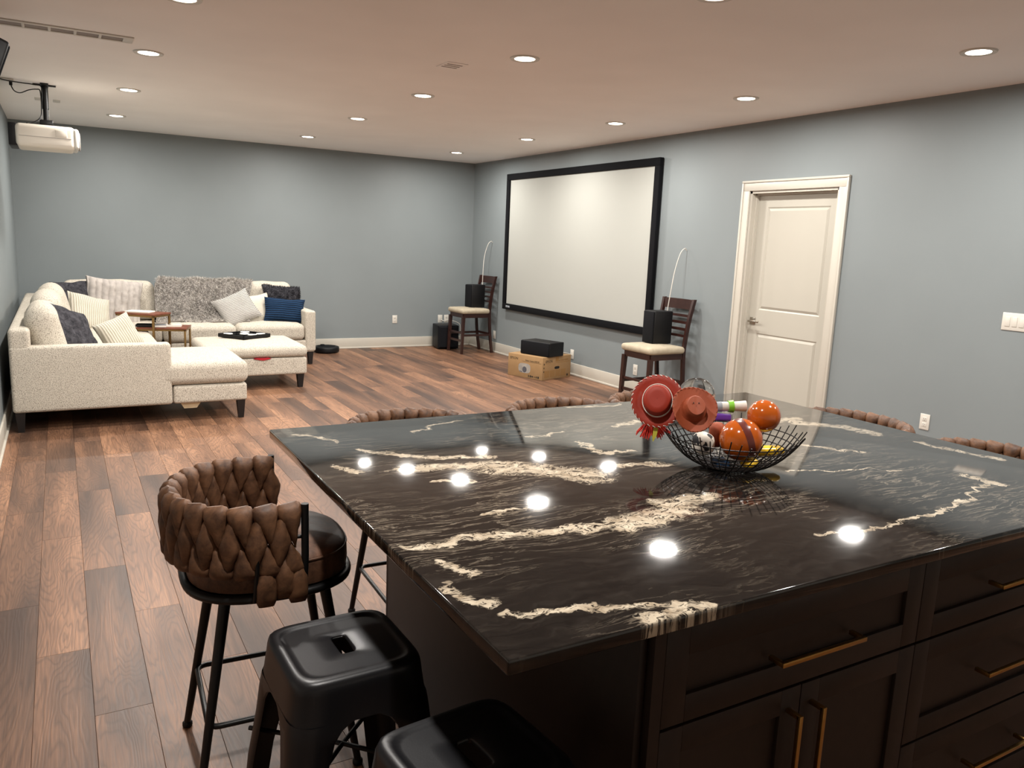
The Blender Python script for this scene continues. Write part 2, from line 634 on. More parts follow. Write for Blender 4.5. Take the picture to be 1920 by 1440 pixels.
def smooth_path(pts, sub=6):
    P = [Vector(p) for p in pts]
    out = []
    for i in range(len(P) - 1):
        p0, p1, p2, p3 = P[max(i - 1, 0)], P[i], P[i + 1], P[min(i + 2, len(P) - 1)]
        for k in range(sub):
            t = k / sub
            out.append(0.5 * ((2 * p1) + (p2 - p0) * t + (2 * p0 - 5 * p1 + 4 * p2 - p3) * t * t + (3 * p1 - p0 - 3 * p2 + p3) * t ** 3))
    out.append(P[-1])
    return out


# ------------------------------------------------------------------ room shell
W, H = ROOM_W, ROOM_H
YB = -13.2          # rear wall of the kitchen end, behind the camera
XL = -8.4           # kitchen end is wider to the left
YR = -6.0           # where the left wall returns
DY0, DY1, DT = -5.594, -6.555, 2.140

floor = struct(B().box((XL, YB, -0.12), (0.0, 0.0, -0.012)).build('floor', M['sub']), 'dark walnut plank floor running through the whole room', 'floor')
struct(B().box((XL - .14, YB - .14, H), (0.14, 0.14, H + 0.12)).build('ceiling', M['ceil']), 'smooth off white ceiling with rows of recessed lights', 'ceiling')
struct(B().box((-W - .14, 0, 0), (0.14, 0.14, H)).build('wall_back', M['wall']), 'blue grey far wall behind the sectional sofa', 'wall')
struct(B().box((-W - .14, YR, 0), (-W, 0, H)).build('wall_left', M['wall']), 'blue grey wall at the left of the sofa', 'wall')
struct(B().box((XL, YR - .0, 0), (-W - .14, YR + .14, H)).build('wall_left_return', M['wall']), 'blue grey return wall at the end of the left wall', 'wall')
struct(B().box((XL - .14, YB, 0), (XL, YR + .14, H)).build('wall_left_kitchen', M['kwall']), 'unseen wall left of the kitchen end, off white to bounce light', 'wall')
struct(B().box((XL - .14, YB - .14, 0), (0.14, YB, H)).build('wall_rear', M['kwall']), 'unseen wall behind the kitchen end, off white to bounce light', 'wall')
wr = B().box((0, DY0, 0), (0.14, 0, H)).box((0, YB, 0), (0.14, DY1, H)).box((0, DY1, DT), (0.14, DY0, H))
struct(wr.build('wall_right', M['wall']), 'blue grey wall with projection screen and white door', 'wall')
struct(B().box((0.14, DY1 - .1, 0), (0.16, DY0 + .1, DT + .1)).build('wall_right_closure', M['cabin']), 'dark closure behind the white door', 'wall')


def baseboard(name, p, q, nrm, label):
    """p->q along the wall on the floor, nrm pointing into the room"""
    p, q, nv = Vector(p), Vector(q), Vector(nrm)
    b = B()
    for t, z0, z1 in ((0.015, 0, 0.15), (0.028, 0, 0.022)):
        a0, a1 = p, q + nv * t
        b.box((a0.x, a0.y, z0), (a1.x, a1.y, z1), 0.004)
    struct(b.build(name, M['trim']), label, 'baseboard')


baseboard('baseboard_back', (-W, 0, 0), (0, 0, 0), (0, -1, 0), 'white baseboard along the far wall')
baseboard('baseboard_left', (-W, YR, 0), (-W, 0, 0), (1, 0, 0), 'white baseboard along the left wall')
baseboard('baseboard_right', (0, -5.50, 0), (0, -0.0, 0), (-1, 0, 0), 'white baseboard below the projection screen')
baseboard('baseboard_right_kitchen', (0, YB, 0), (0, -6.65, 0), (-1, 0, 0), 'white baseboard right of the white door')

baseboard('baseboard_return', (XL, YR, 0), (-W, YR, 0), (0, -1, 0), 'white baseboard along the return wall')
baseboard('baseboard_kitchen', (XL, YB, 0), (XL, YR, 0), (1, 0, 0), 'white baseboard along the kitchen left wall')
baseboard('baseboard_rear', (XL, YB, 0), (0, YB, 0), (0, 1, 0), 'white baseboard along the kitchen rear wall')

# floor planks: each board its own piece of the floor
PW, PL = 0.1747, 1.272
SEAM0 = -5.654
offs = {-1: -7.274, 0: -7.752, 1: -8.239, 2: -7.499, 3: -8.034}
pk_mesh = {}


def plank_mesh(wd, ln):
    k = (round(wd, 4), round(ln, 4))
    if k not in pk_mesh:
        g = 0.0004
        b = B()
        hx, hy = wd / 2 - g, ln / 2 - g
        e = 0.0008
        v = [(-hx, -hy, -.012), (hx, -hy, -.012), (hx, hy, -.012), (-hx, hy, -.012), (-hx, -hy, -e), (hx, -hy, -e), (hx, hy, -e), (-hx, hy, -e),
             (-hx + e, -hy + e, 0), (hx - e, -hy + e, 0), (hx - e, hy - e, 0), (-hx + e, hy - e, 0)]
        f = [(0, 1, 5, 4), (1, 2, 6, 5), (2, 3, 7, 6), (3, 0, 4, 7), (4, 5, 9, 8), (5, 6, 10, 9), (6, 7, 11, 10), (7, 4, 8, 11), (8, 9, 10, 11)]
        b.add(v, f)
        me = b.mesh('plank')
        me.materials.append(M['plank'])
        pk_mesh[k] = me
    return pk_mesh[k]


planks = []
k = math.floor((XL - SEAM0) / PW)
while SEAM0 + k * PW < 0:
    x0, x1 = max(XL, SEAM0 + k * PW), min(0, SEAM0 + (k + 1) * PW)
    off = offs.get(k, -8.3 + ((k * 0.371 + 0.13 * math.sin(k * 2.1)) % 1.0) * PL)
    # boards beside the left wall are trimmed to it; the kitchen end runs on to the left
    spans = [(x0, x1, YB, 0.0)] if x0 >= -W else ([(x0, x1, YB, YR)] if x1 <= -W else [(x0, x1, YB, YR), (-W, x1, YR, 0.0)])
    for xa, xb, ylim0, ylim1 in spans:
        y = off - math.ceil((off - ylim0) / PL) * PL
        while y < ylim1:
            a, b_ = max(y, ylim0), min(y + PL, ylim1)
            if b_ - a > 0.02 and xb - xa > 0.01:
                planks.append((xa, xb, a, b_))
            y += PL
    k += 1


def in_view(x, y, z=0.0, pad=60):
    d = Vector((x, y, z)) - CP
    zz = d.dot(CF)
    if zz < 0.2:
        return None
    px, py = 960 + FOC * d.dot(CR) / zz, 720 - FOC * d.dot(CU) / zz
    return zz if (-pad < px < 1920 + pad and -pad < py < 1440 + pad) else None


ranked = []
for i, (x0, x1, a, b_) in enumerate(planks):
    best = min((v for v in (in_view((x0 + x1) / 2, yy) for yy in (a, (a + b_) / 2, b_)) if v), default=None)
    hidden = -4.5 < (x0 + x1) / 2 < -2.8 and -9.8 < (a + b_) / 2 < -8.4
    ranked.append((99 if best is None or hidden else best, i))
ranked.sort()
near = {i for d, i in ranked[:295] if d < 90}
rest = B()
for i, (x0, x1, a, b_) in enumerate(planks):
    me = plank_mesh(x1 - x0, b_ - a)
    c = ((x0 + x1) / 2, (a + b_) / 2, 0)
    if i in near:
        o = link('plank', me, floor)
        o.location = c
    else:
        rest.add([v.co for v in me.vertices], [tuple(p.vertices) for p in me.polygons], Matrix.Translation(c))
if rest.v:
    rest.build('far_planks', M['plank'], floor)['kind'] = 'stuff'

# ------------------------------------------------------------------ door
door = struct(thing('door_1', 'white two panel door with lever handle in white casing', 'door', (0, (DY0 + DY1) / 2, 0)), 'white two panel door with lever handle in white casing', 'door')
hw = (DY0 - DY1) / 2
b = B()
cw = 0.085
for s_ in (1, -1):
    b.box((-0.018, s_ * hw, 0), (0.0, s_ * (hw + cw - .014), DT), 0.002)
    b.box((-0.026, s_ * (hw + cw - .014), 0), (0.0, s_ * (hw + cw + .006), DT + cw - .0142), 0.003)
b.box((-0.018, -hw - cw + .014, DT + .0002), (0.0, hw + cw - .014, DT + cw - .014), 0.002)
b.box((-0.026, -hw - cw - .006, DT + cw - .014), (0, hw + cw + .006, DT + cw + .006), 0.003)
b.build('casing', M['trim'], door)
b = B()
for s_ in (1, -1):
    b.box((0.0, s_ * (hw - .022), 0), (0.135, s_ * hw, DT))
    b.box((0.05, s_ * (hw - .034), 0), (0.085, s_ * (hw - .022), DT - .022))
b.box((0.0, -hw, DT - .022), (0.135, hw, DT))
b.box((0.05, -hw + .022, DT - .034), (0.085, hw - .022, DT - .022))
b.build('jamb', M['trim'], door)
LW = hw - 0.025
leaf = B().box((0.094, -LW, 0.008), (0.13, LW, DT - .026)).build('door_leaf', M['door'], door)


def panel_ring(b, ya, yb, za, zb):
    """raised panel inside a sunk moulding on the leaf face"""
    def fr(i0, x0_, i1, x1_):
        p = [(x0_, ya + i0, za + i0), (x0_, yb - i0, za + i0), (x0_, yb - i0, zb - i0), (x0_, ya + i0, zb - i0)]
        q = [(x1_, ya + i1, za + i1), (x1_, yb - i1, za + i1), (x1_, yb - i1, zb - i1), (x1_, ya + i1, zb - i1)]
        b.add(p + q, [(j, (j + 1) % 4, 4 + (j + 1) % 4, 4 + j) for j in range(4)])
    fr(0, .086, 0, .094)
    fr(0, .086, .012, .0935)
    fr(.012, .0935, .034, .084)
    b.add([(.084, ya + .034, za + .034), (.084, yb - .034, za + .034), (.084, yb - .034, zb - .034), (.084, ya + .034, zb - .034)], [(0, 1, 2, 3)])


st = 0.115
b = B()   # stiles and rails around the two sunk panels
za0, za1, zb0, zb1 = 0.22, 0.86, 1.075, DT - .14
b.box((.086, -LW, .008), (.0945, -LW + st, DT - .026)).box((.086, LW - st, .008), (.0945, LW, DT - .026))
b.box((.086, -LW + st, .008), (.0945, LW - st, za0)).box((.086, -LW + st, za1), (.0945, LW - st, zb0)).box((.086, -LW + st, zb1), (.0945, LW - st, DT - .026))
b.build('stiles_and_rails', M['door'], door)
for (za, zb) in ((za0, za1), (zb0, zb1)):
    b = B()
    panel_ring(b, -LW + st, LW - st, za, zb)
    b.build('panel', M['door'], door)
hy = LW - 0.06
b = B().box((.078, hy - .032, .935), (.087, hy + .032, 1.0), .003).cyl((.078, hy, .967), (.03, hy, .967), .009)
b.box((.026, hy - .115, .958), (.040, hy + .012, .976), .004)
b.build('lever_handle', M['nickel'], door, 'brushed nickel lever handle')
b = B()
for z in (.25, 1.05, 1.9):
    b.cyl((.085, -LW - .004, z - .045), (.085, -LW - .004, z + .045), .007)
b.build('hinge', M['nickel'], door)

# ------------------------------------------------------------------ recessed lights
row_names = ['left'] * 6 + ['middle'] * 6 + ['right'] * 6
ord_of = list(range(6)) + list(range(6)) + list(range(6))
ord_names = ['nearest the far wall', 'second from the far wall', 'third from the far wall', 'fourth from the far wall', 'fifth from the far wall', 'sixth from the far wall']
tr = B().lathe([(0.064, -0.001), (0.066, -0.006), (0.092, -0.008), (0.096, 0.0), (0.064, 0.004)], 40, cap=False).mesh('trim')
tr.materials.append(M['white'])
ls = B().lathe([(0.001, -0.003), (0.066, -0.003), (0.066, 0.002), (0.001, 0.002)], 40).mesh('lens')
ls.materials.append(M['lens_glow'])
ld = bpy.data.lights.new('led_lamp', 'AREA')
ld.shape = 'DISK'
ld.size = 0.13
ld.energy = LAMP_WATTS
ld.color = (1.0, 0.955, 0.895)
ld.spread = math.radians(178)
for i, (x, y) in enumerate(LIGHTS):
    t = thing('recessed_light', 'round recessed ceiling light in the %s row, %s' % (row_names[i], ord_names[ord_of[i]]), 'ceiling light', (x, y, H), 0, 'recessed ceiling lights')
    link('trim_ring', tr, t)
    link('lens', ls, t)
    lo = bpy.data.objects.new('led_lamp', ld)
    C.objects.link(lo)
    lo.parent = t
    lo.location = (0, 0, -0.010)

# ------------------------------------------------------------------ ceiling vents
t = thing('slot_vent', 'long white slotted ceiling vent with grey openings at upper left', 'vent', (-5.46, -5.17, H))
b = B()
x0v, x1v, yv = -0.43, 0.43, 0.085
b.box((x0v, -yv, -.008), (x1v, -yv + .035, 0), .002).box((x0v, yv - .03, -.008), (x1v, yv, 0), .002)
nseg = 6
pit = (x1v - x0v - .05) / nseg
for k in range(nseg + 1):
    xx = x1v - .05 - k * pit
    b.box((xx - .008, -yv + .03, -.008), (xx + (.05 if k == 0 else .008), yv - .03, 0), .002)
b.build('frame', M['white'], t)
for k in range(nseg):
    xx = x1v - .05 - k * pit
    B().box((xx - pit + .008, -yv + .035, -.003), (xx - .008, yv - .03, -.0005)).build('slot', M['vent'], t)
t = thing('ceiling_register', 'small flush ceiling register between the middle light rows', 'vent', (-3.145, -5.86, H))
B().box((-.075, -.095, -.004), (.075, .095, 0), .0015).build('plate', M['ceil'], t)
for k in range(3):
    B().box((-.055, -.05 + k * .045, -.0055), (.055, -.035 + k * .045, -.0035)).build('slat', M['vent'], t)

# ------------------------------------------------------------------ wall plates


def plate(kind, label, wallside, pos, w_=.075, h_=.118, gangs=1):
    """wall plate centred at pos; wallside 'back' faces -y, 'right' faces -x"""
    rz = 0 if wallside == 'back' else -PI / 2
    t = thing(kind, label, 'outlet' if 'switch' not in kind else 'switch', pos, rz)
    ww = w_ if gangs == 1 else .046 * gangs + .03
    B().box((-ww / 2, -.006, -h_ / 2), (ww / 2, 0, h_ / 2), .003).build('cover_plate', M['white'], t)
    if kind == 'light_switch':
        for g in range(gangs):
            cx = (g - (gangs - 1) / 2) * .046
            B().box((cx - .016, -.009, -.033), (cx + .016, -.005, .033), .002).build('rocker', M['white'], t)
    elif kind == 'duplex_outlet':
        for s_ in (-1, 1):
            f = B().box((-.017, -.008, s_ * .021 - .015), (.017, -.005, s_ * .021 + .015), .004).build('receptacle', M['white'], t)
            bb = B().box((-.008, -.0085, s_ * .021 - .001), (-.0055, -.0078, s_ * .021 + .008)).box((.0055, -.0085, s_ * .021 - .001), (.008, -.0078, s_ * .021 + .008))
            bb.cyl((0, -.0085, s_ * .021 - .008), (0, -.0078, s_ * .021 - .008), .0025, n=8)
            bb.build('slot', M['picd'], f)
    else:
        B().box((-.017, -.008, -.034), (.017, -.005, .034), .002).build('insert', M['white'], t)
    return t


plate('duplex_outlet', 'white duplex outlet on far wall right of the robot vacuum', 'back', (-1.246, 0, .414))
plate('wall_jack', 'white wall plate above subwoofer, left of two', 'back', (-.513, 0, .414))
plate('duplex_outlet', 'white outlet plate above subwoofer, right of two', 'back', (-.41, 0, .414))
plate('wall_jack', 'narrow white wall plate beside the corner chair legs', 'right', (0, -.81, .256))
plate('wall_jack', 'white wall plate behind the cardboard box', 'right', (0, -2.86, .255))
plate('duplex_outlet', 'white outlet seen between the legs of the near chair', 'right', (0, -4.12, .258))
plate('duplex_outlet', 'white duplex outlet on the right wall near the counter', 'right', (0, -7.52, .41))
plate('light_switch', 'white wide light switch plate on the right wall', 'right', (0, -8.07, 1.205), gangs=4)

# ------------------------------------------------------------------ projection screen
SY0, SY1, SZ0, SZ1 = -1.1175, -4.3637, 0.669, 2.5245
t = thing('projection_screen', 'large white projection screen in a black frame', 'projection screen', (0, (SY0 + SY1) / 2, SZ0))
hw2, sh = (SY0 - SY1) / 2, SZ1 - SZ0
fw = .082
for nm, a, b2 in (('frame_rail', (-hw2, 0), (hw2, fw)), ('frame_rail', (-hw2, sh - fw), (hw2, sh)), ('frame_stile', (-hw2, fw), (-hw2 + fw, sh - fw)), ('frame_stile', (hw2 - fw, fw), (hw2, sh - fw))):
    B().box((-.062, a[0], a[1]), (-.012, b2[0], b2[1]), .004).build(nm, M['frame'], t)
B().box((-.040, -hw2 + fw - .01, fw - .01), (-.034, hw2 - fw + .01, sh - fw + .01)).build('screen_fabric', M['screen'], t)
b = B()
yb_ = hw2 - fw - .02
b.box((-.064, yb_ - .045, .030), (-.0615, yb_ - .005, .058), .001).box((-.064, yb_ - .115, .030), (-.0615, yb_ - .052, .056), .001)
b.build('maker_badge', M['greybk'], t, 'small pale badge on the frame corner')
b = B()
for zz in (.3, sh - .3):
    b.box((-.03, -hw2 + .2, zz - .03), (0, -hw2 + .28, zz + .03)).box((-.03, hw2 - .28, zz - .03), (0, hw2 - .2, zz + .03))
b.build('wall_bracket', M['black'], t)

# ------------------------------------------------------------------ kitchen island
IX0, IX1, IY0, IY1 = -4.901, -2.618, -9.910, -8.2155
top = B().box((IX0, IY0, .884), (IX1, IY1, .914), .0035).build('granite_worktop', M['granite'])
tag(top, 'large polished black granite worktop with white veins on the island', 'countertop')


def shaker(b, x0, x1, z0, z1, y, rail=.06):
    """front at plane y facing -y: frame with a recessed flat panel"""
    g = .0015
    x0 += g
    x1 -= g
    z0 += g
    z1 -= g
    b.box((x0, y, z0), (x0 + rail, y + .019, z1), .0012).box((x1 - rail, y, z0), (x1, y + .019, z1), .0012)
    b.box((x0 + rail, y, z0), (x1 - rail, y + .019, z0 + rail), .0012).box((x0 + rail, y, z1 - rail), (x1 - rail, y + .019, z1), .0012)
    b.box((x0 + rail - .002, y + .010, z0 + rail - .002), (x1 - rail + .002, y + .016, z1 - rail + .002))


def bar_handle(p, q, out=.034):
    """square bar pull from p to q (on the front plane), standing off towards -y"""
    p, q = Vector(p), Vector(q)
    b = B()
    r = .0052
    d = (q - p).normalized()
    a0, a1 = p + Vector((0, -out, 0)), q + Vector((0, -out, 0))
    if abs(d.x) > .5:
        b.box((a0.x, a0.y - r, a0.z - r), (a1.x, a1.y + r, a1.z + r), .001)
        for e in (p + d * .005, q - d * .005):
            b.box((e.x - r, e.y - out, e.z - r), (e.x + r, e.y + .002, e.z + r), .001)
    else:
        b.box((a0.x - r, a0.y - r, min(a0.z, a1.z)), (a0.x + r, a0.y + r, max(a0.z, a1.z)), .001)
        for e in (p + d * .005, q - d * .005):
            b.box((e.x - r, e.y - out, e.z - r), (e.x + r, e.y + .002, e.z + r), .001)
    return b


CY = -9.872
X_A, X_B, X_C = -4.555, -3.712, -2.86
for nm, lab, xa, xb in (('island_cabinet', 'espresso island cabinet with one drawer over two doors', X_A, X_B), ('island_cabinet', 'espresso island cabinet with three stacked drawers', X_B, X_C)):
    t = thing(nm, lab, 'cabinet', (0, 0, 0), 0, 'espresso cabinets of the kitchen island')
    B().box((xa + .001, CY + .02, .10), (xb - .001, -8.86, .883)).build('body', M['cab'], t)
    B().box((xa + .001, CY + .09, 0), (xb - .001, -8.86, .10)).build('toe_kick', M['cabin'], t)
    if xa == X_A:
        xs = xa + .028
        B().box((xa, CY, .10), (xs, CY + .02, .882)).build('face_stile', M['cab'], t)
        b = B()
        shaker(b, xs, xb, .652, .862, CY)
        d = b.build('drawer_front', M['cab'], t)
        bar_handle((-4.235, CY, .738), (-3.965, CY, .738)).build('handle', M['brass'], d, 'brass bar handle')
        xm = (xs + xb) / 2
        for (ya, yb2, hx) in ((xs, xm, xm - .038), (xm, xb, xm + .038)):
            b = B()
            shaker(b, ya, yb2, .105, .648, CY)
            d = b.build('door', M['cab'], t)
            bar_handle((hx, CY, .36), (hx, CY, .60)).build('handle', M['brass'], d, 'brass bar handle')
    else:
        xm = (xa + xb) / 2
        for z0, z1 in ((.652, .862), (.368, .648), (.105, .364)):
            b = B()
            shaker(b, xa, xb, z0, z1, CY)
            d = b.build('drawer_front', M['cab'], t)
            zc = .757 if z0 > .6 else (z0 + z1) / 2 + .0
            bar_handle((xm - .135, CY, zc), (xm + .135, CY, zc)).build('handle', M['brass'], d, 'brass bar handle')
t = thing('island_back_cabinet', 'plain espresso seating side panels below the island worktop', 'cabinet', (0, 0, 0))
B().box((X_A, -8.859, .0), (X_C, -8.52, .883)).build('back_body', M['cab'], t)
B().box((X_A - .019, CY + .02, 0), (X_A - .0005, -8.515, .883), .0015).build('end_panel', M['cab'], t)
B().box((X_C + .0005, CY + .02, 0), (X_C + .019, -8.515, .883), .0015).build('end_panel', M['cab'], t)
B().box((X_A - .019, -8.519, 0), (X_C + .019, -8.50, .883), .0015).build('back_panel', M['cab'], t)


# ------------------------------------------------------------------ brown woven stools
def lobe(wid, hgt, thk, wprof, tprof, n=14, m=14):
    """puffy leather leaf; width and thickness follow profiles from bottom to top"""
    def ev(pr, t):
        for (t0, v0), (t1, v1) in zip(pr, pr[1:]):
            if t <= t1:
                f = (t - t0) / (t1 - t0)
                f = f * f * (3 - 2 * f)
                return v0 + (v1 - v0) * f
        return pr[-1][1]
    vs, fs = [], []
    for j in range(m + 1):
        t = .5 - .5 * math.cos(PI * j / m)
        ww, th = wid / 2 * ev(wprof, t), thk / 2 * ev(tprof, t)
        for i in range(n):
            a = 2 * PI * i / n
            vs.append((ww * math.copysign(abs(math.cos(a)) ** .8, math.cos(a)), th * math.sin(a), hgt * (t - .5)))
    for j in range(m):
        for i in range(n):
            k2 = (i + 1) % n
            fs.append((j * n + i, j * n + k2, (j + 1) * n + k2, (j + 1) * n + i))
    fs.append(tuple(range(n))[::-1])
    fs.append(tuple(range(m * n, (m + 1) * n)))
    b = B()
    b.add(vs, fs, None, True)
    me = b.mesh('woven_strap')
    me.materials.append(M['leather'])
    return me


WT = [(0, .06), (.30, .34), (.60, .78), (.80, 1.0), (.93, .98), (1, .70)]
TT = [(0, .35), (.3, .85), (.6, 1.0), (.82, .95), (.94, .62), (1, .12)]
flip = lambda pr: [(1 - t, v) for t, v in reversed(pr)]
LOBE_T = lobe(.070, .128, .060, WT, TT)
LOBE_M = lobe(.063, .180, .060, [(0, .06), (.2, .48), (.5, 1.0), (.8, .48), (1, .06)], [(0, .3), (.25, .85), (.5, 1), (.75, .85), (1, .3)])
LOBE_B = lobe(.068, .108, .056, flip(WT), flip(TT))
LOBE_W = lobe(.056, .130, .050, [(0, .75), (.1, .95), (.5, 1.0), (.8, .6), (1, .1)], [(0, .2), (.2, .9), (.6, 1), (1, .2)])


def arc_path():
    """stool back in plan: straight arms from the posts, round back; facing +x"""
    R = .245
    pts = []
    for i in range(9):
        pts.append((.055 - .115 * i / 8, -R))
    for i in range(1, 40):
        a = -PI / 2 - PI * i / 40
        pts.append((-.06 + .205 * math.cos(a), R * math.sin(a)))
    for i in range(9):
        pts.append((-.06 + .115 * i / 8, R))
    return [Vector((x, y, 0)) for x, y in pts]


ARC = arc_path()
acc = [0.0]
for p, q in zip(ARC, ARC[1:]):
    acc.append(acc[-1] + (q - p).length)


def arc_at(s):
    s = max(0, min(1, s)) * acc[-1]
    for i in range(len(ARC) - 1):
        if acc[i + 1] >= s - 1e-9:
            f = (s - acc[i]) / (acc[i + 1] - acc[i])
            p = ARC[i].lerp(ARC[i + 1], f)
            d = (ARC[i + 1] - ARC[i]).normalized()
            return p, math.atan2(d.y, d.x)
    return ARC[-1], 0


def make_stool():
    t = thing('woven_bar_stool', 'x', 'bar stool')
    n = 56

    def se(i, sx0, sx1, sy, e=2.7):
        a = 2 * PI * i / n
        c_, s_ = math.cos(a), math.sin(a)
        sx = sx1 if c_ > 0 else sx0
        return (sx * math.copysign(abs(c_) ** (2 / e), c_), sy * math.copysign(abs(s_) ** (2 / e), s_))
    ring = [(*se(i, .235, .225, .228), .600) for i in range(n)]
    b = B().tube(ring, .013, 8, True)
    b.prism([se(i, .225, .215, .218) for i in range(n)], .590, .604)
    b.build('seat_ring', M['black'], t)
    prof = [(.90, .606), (.985, .615), (1.0, .64), (.995, .672), (.97, .690), (.94, .694), (.90, .700), (.6, .712), (.25, .716)]
    b = B()
    vs, fs = [], []
    for sc_, z in prof:
        for i in range(n):
            x, y = se(i, .232 * sc_, .226 * sc_, .224 * sc_)
            vs.append((x, y, z))
    for k2 in range(len(prof) - 1):
        for i in range(n):
            j = (i + 1) % n
            fs.append((k2 * n + i, k2 * n + j, (k2 + 1) * n + j, (k2 + 1) * n + i))
    fs.append(tuple(range((len(prof) - 1) * n, len(prof) * n)))
    fs.append(tuple(range(n))[::-1])
    b.add(vs, fs, None, True)
    seat = b.build('seat', M['leather2'], t)
    B().tube([(*se(i, .229, .223, .221), .686) for i in range(n)], .003, 6, True).build('piping', M['leather2'], seat)
    for sx in (-1, 1):
        for sy in (-1, 1):
            p0 = (sx * .135, sy * .135, .592)
            p1 = (sx * .225, sy * .200, .016)
            lg = B().cyl(p0, p1, .0165, .0105, 14).build('leg', M['black'], t)
            B().lathe([(.013, 0), (.0155, .004), (.0155, .014), (.011, .018)], 14, Matrix.Translation((p1[0], p1[1], 0))).build('foot_cap', M['blackpl'], lg)
    zr = .215
    f_ = (zr - .016) / (.592 - .016)
    rx, ry = .225 + (.135 - .225) * f_, .200 + (.135 - .200) * f_
    rc = .03
    fr = []
    for cx, cy, a0 in ((rx - rc, ry - rc, 0), (-rx + rc, ry - rc, 90), (-rx + rc, -ry + rc, 180), (rx - rc, -ry + rc, 270)):
        for k2 in range(5):
            a = math.radians(a0 + 22.5 * k2)
            fr.append((cx + rc * math.cos(a), cy + rc * math.sin(a), zr))
    B().tube(fr, .0085, 8, True).build('foot_rest', M['black'], t)
    # frame of the back: rods carrying the woven straps, and the four posts
    rods = B()
    for z in (.840, .772, .712):
        rods.tube([Vector((p.x, p.y, z)) for p in ARC], .006, 8)
    rods.build('back_rod', M['black'], t)
    for sy in (-1, 1):
        B().tube([(.055, sy * .248, .605), (.058, sy * .256, .72), (.058, sy * .256, .868)], .0105, 10).build('post', M['black'], t)
        B().tube([(-.075, sy * .245, .60), (-.07, sy * .265, .70), (-.07, sy * .266, .80)], .006, 8).build('rear_post', M['black'], t)
    br = link('woven_backrest', None, t)
    NT_ = 15
    for i in range(NT_):
        s = (i + .5) / NT_
        for kind in range(3):
            ss = s + (0 if kind != 1 else .5 / NT_)
            if ss > 1:
                continue
            p, a = arc_at(ss)
            me = (LOBE_T, LOBE_M, LOBE_B)[kind]
            z = (.808, .766, .720)[kind]
            o = link('woven_strap', me, br)
            out = Vector((math.cos(a - PI / 2), math.sin(a - PI / 2), 0)) * (.002 if kind == 1 else .0)
            o.location = (p.x - out.x, p.y - out.y, z)
            tilt = (.16, -.10, .14)[kind]
            o.rotation_euler = (0, tilt, a)
    for sy in (-1, 1):
        for xx in (-.045, .005, .040):
            o = link('woven_strap', LOBE_W, br)
            o.location = (xx, sy * .250, .650 if xx != .005 else .668)
            o.rotation_euler = (0, 0, 0 if sy < 0 else PI)
    return t


stool = make_stool()
stool_spots = [
    (-5.005, -8.635, -.05, 'brown woven leather bar stool standing in full view left of the island'),
    (-4.30, -8.115, -PI / 2 - .03, 'brown woven bar stool behind the island, nearest the sofa end'),
    (-3.56, -8.10, -PI / 2 + .05, 'brown woven bar stool behind the middle of the island back edge'),
    (-2.99, -8.09, -PI / 2, 'brown woven bar stool back showing left of the red hats'),
    (-2.50, -8.69, PI - .08, 'brown woven bar stool back right of the door, behind island'),
    (-2.47, -9.34, PI + .05, 'brown woven bar stool back at the right picture edge'),
]
for i, (x, y, rz, lab) in enumerate(stool_spots):
    o = stool if i == 0 else copy_tree(stool)
    o.location = (x, y, 0)
    o.rotation_euler = (0, 0, rz)
    tag(o, lab, 'bar stool', 'brown woven stools around the island')


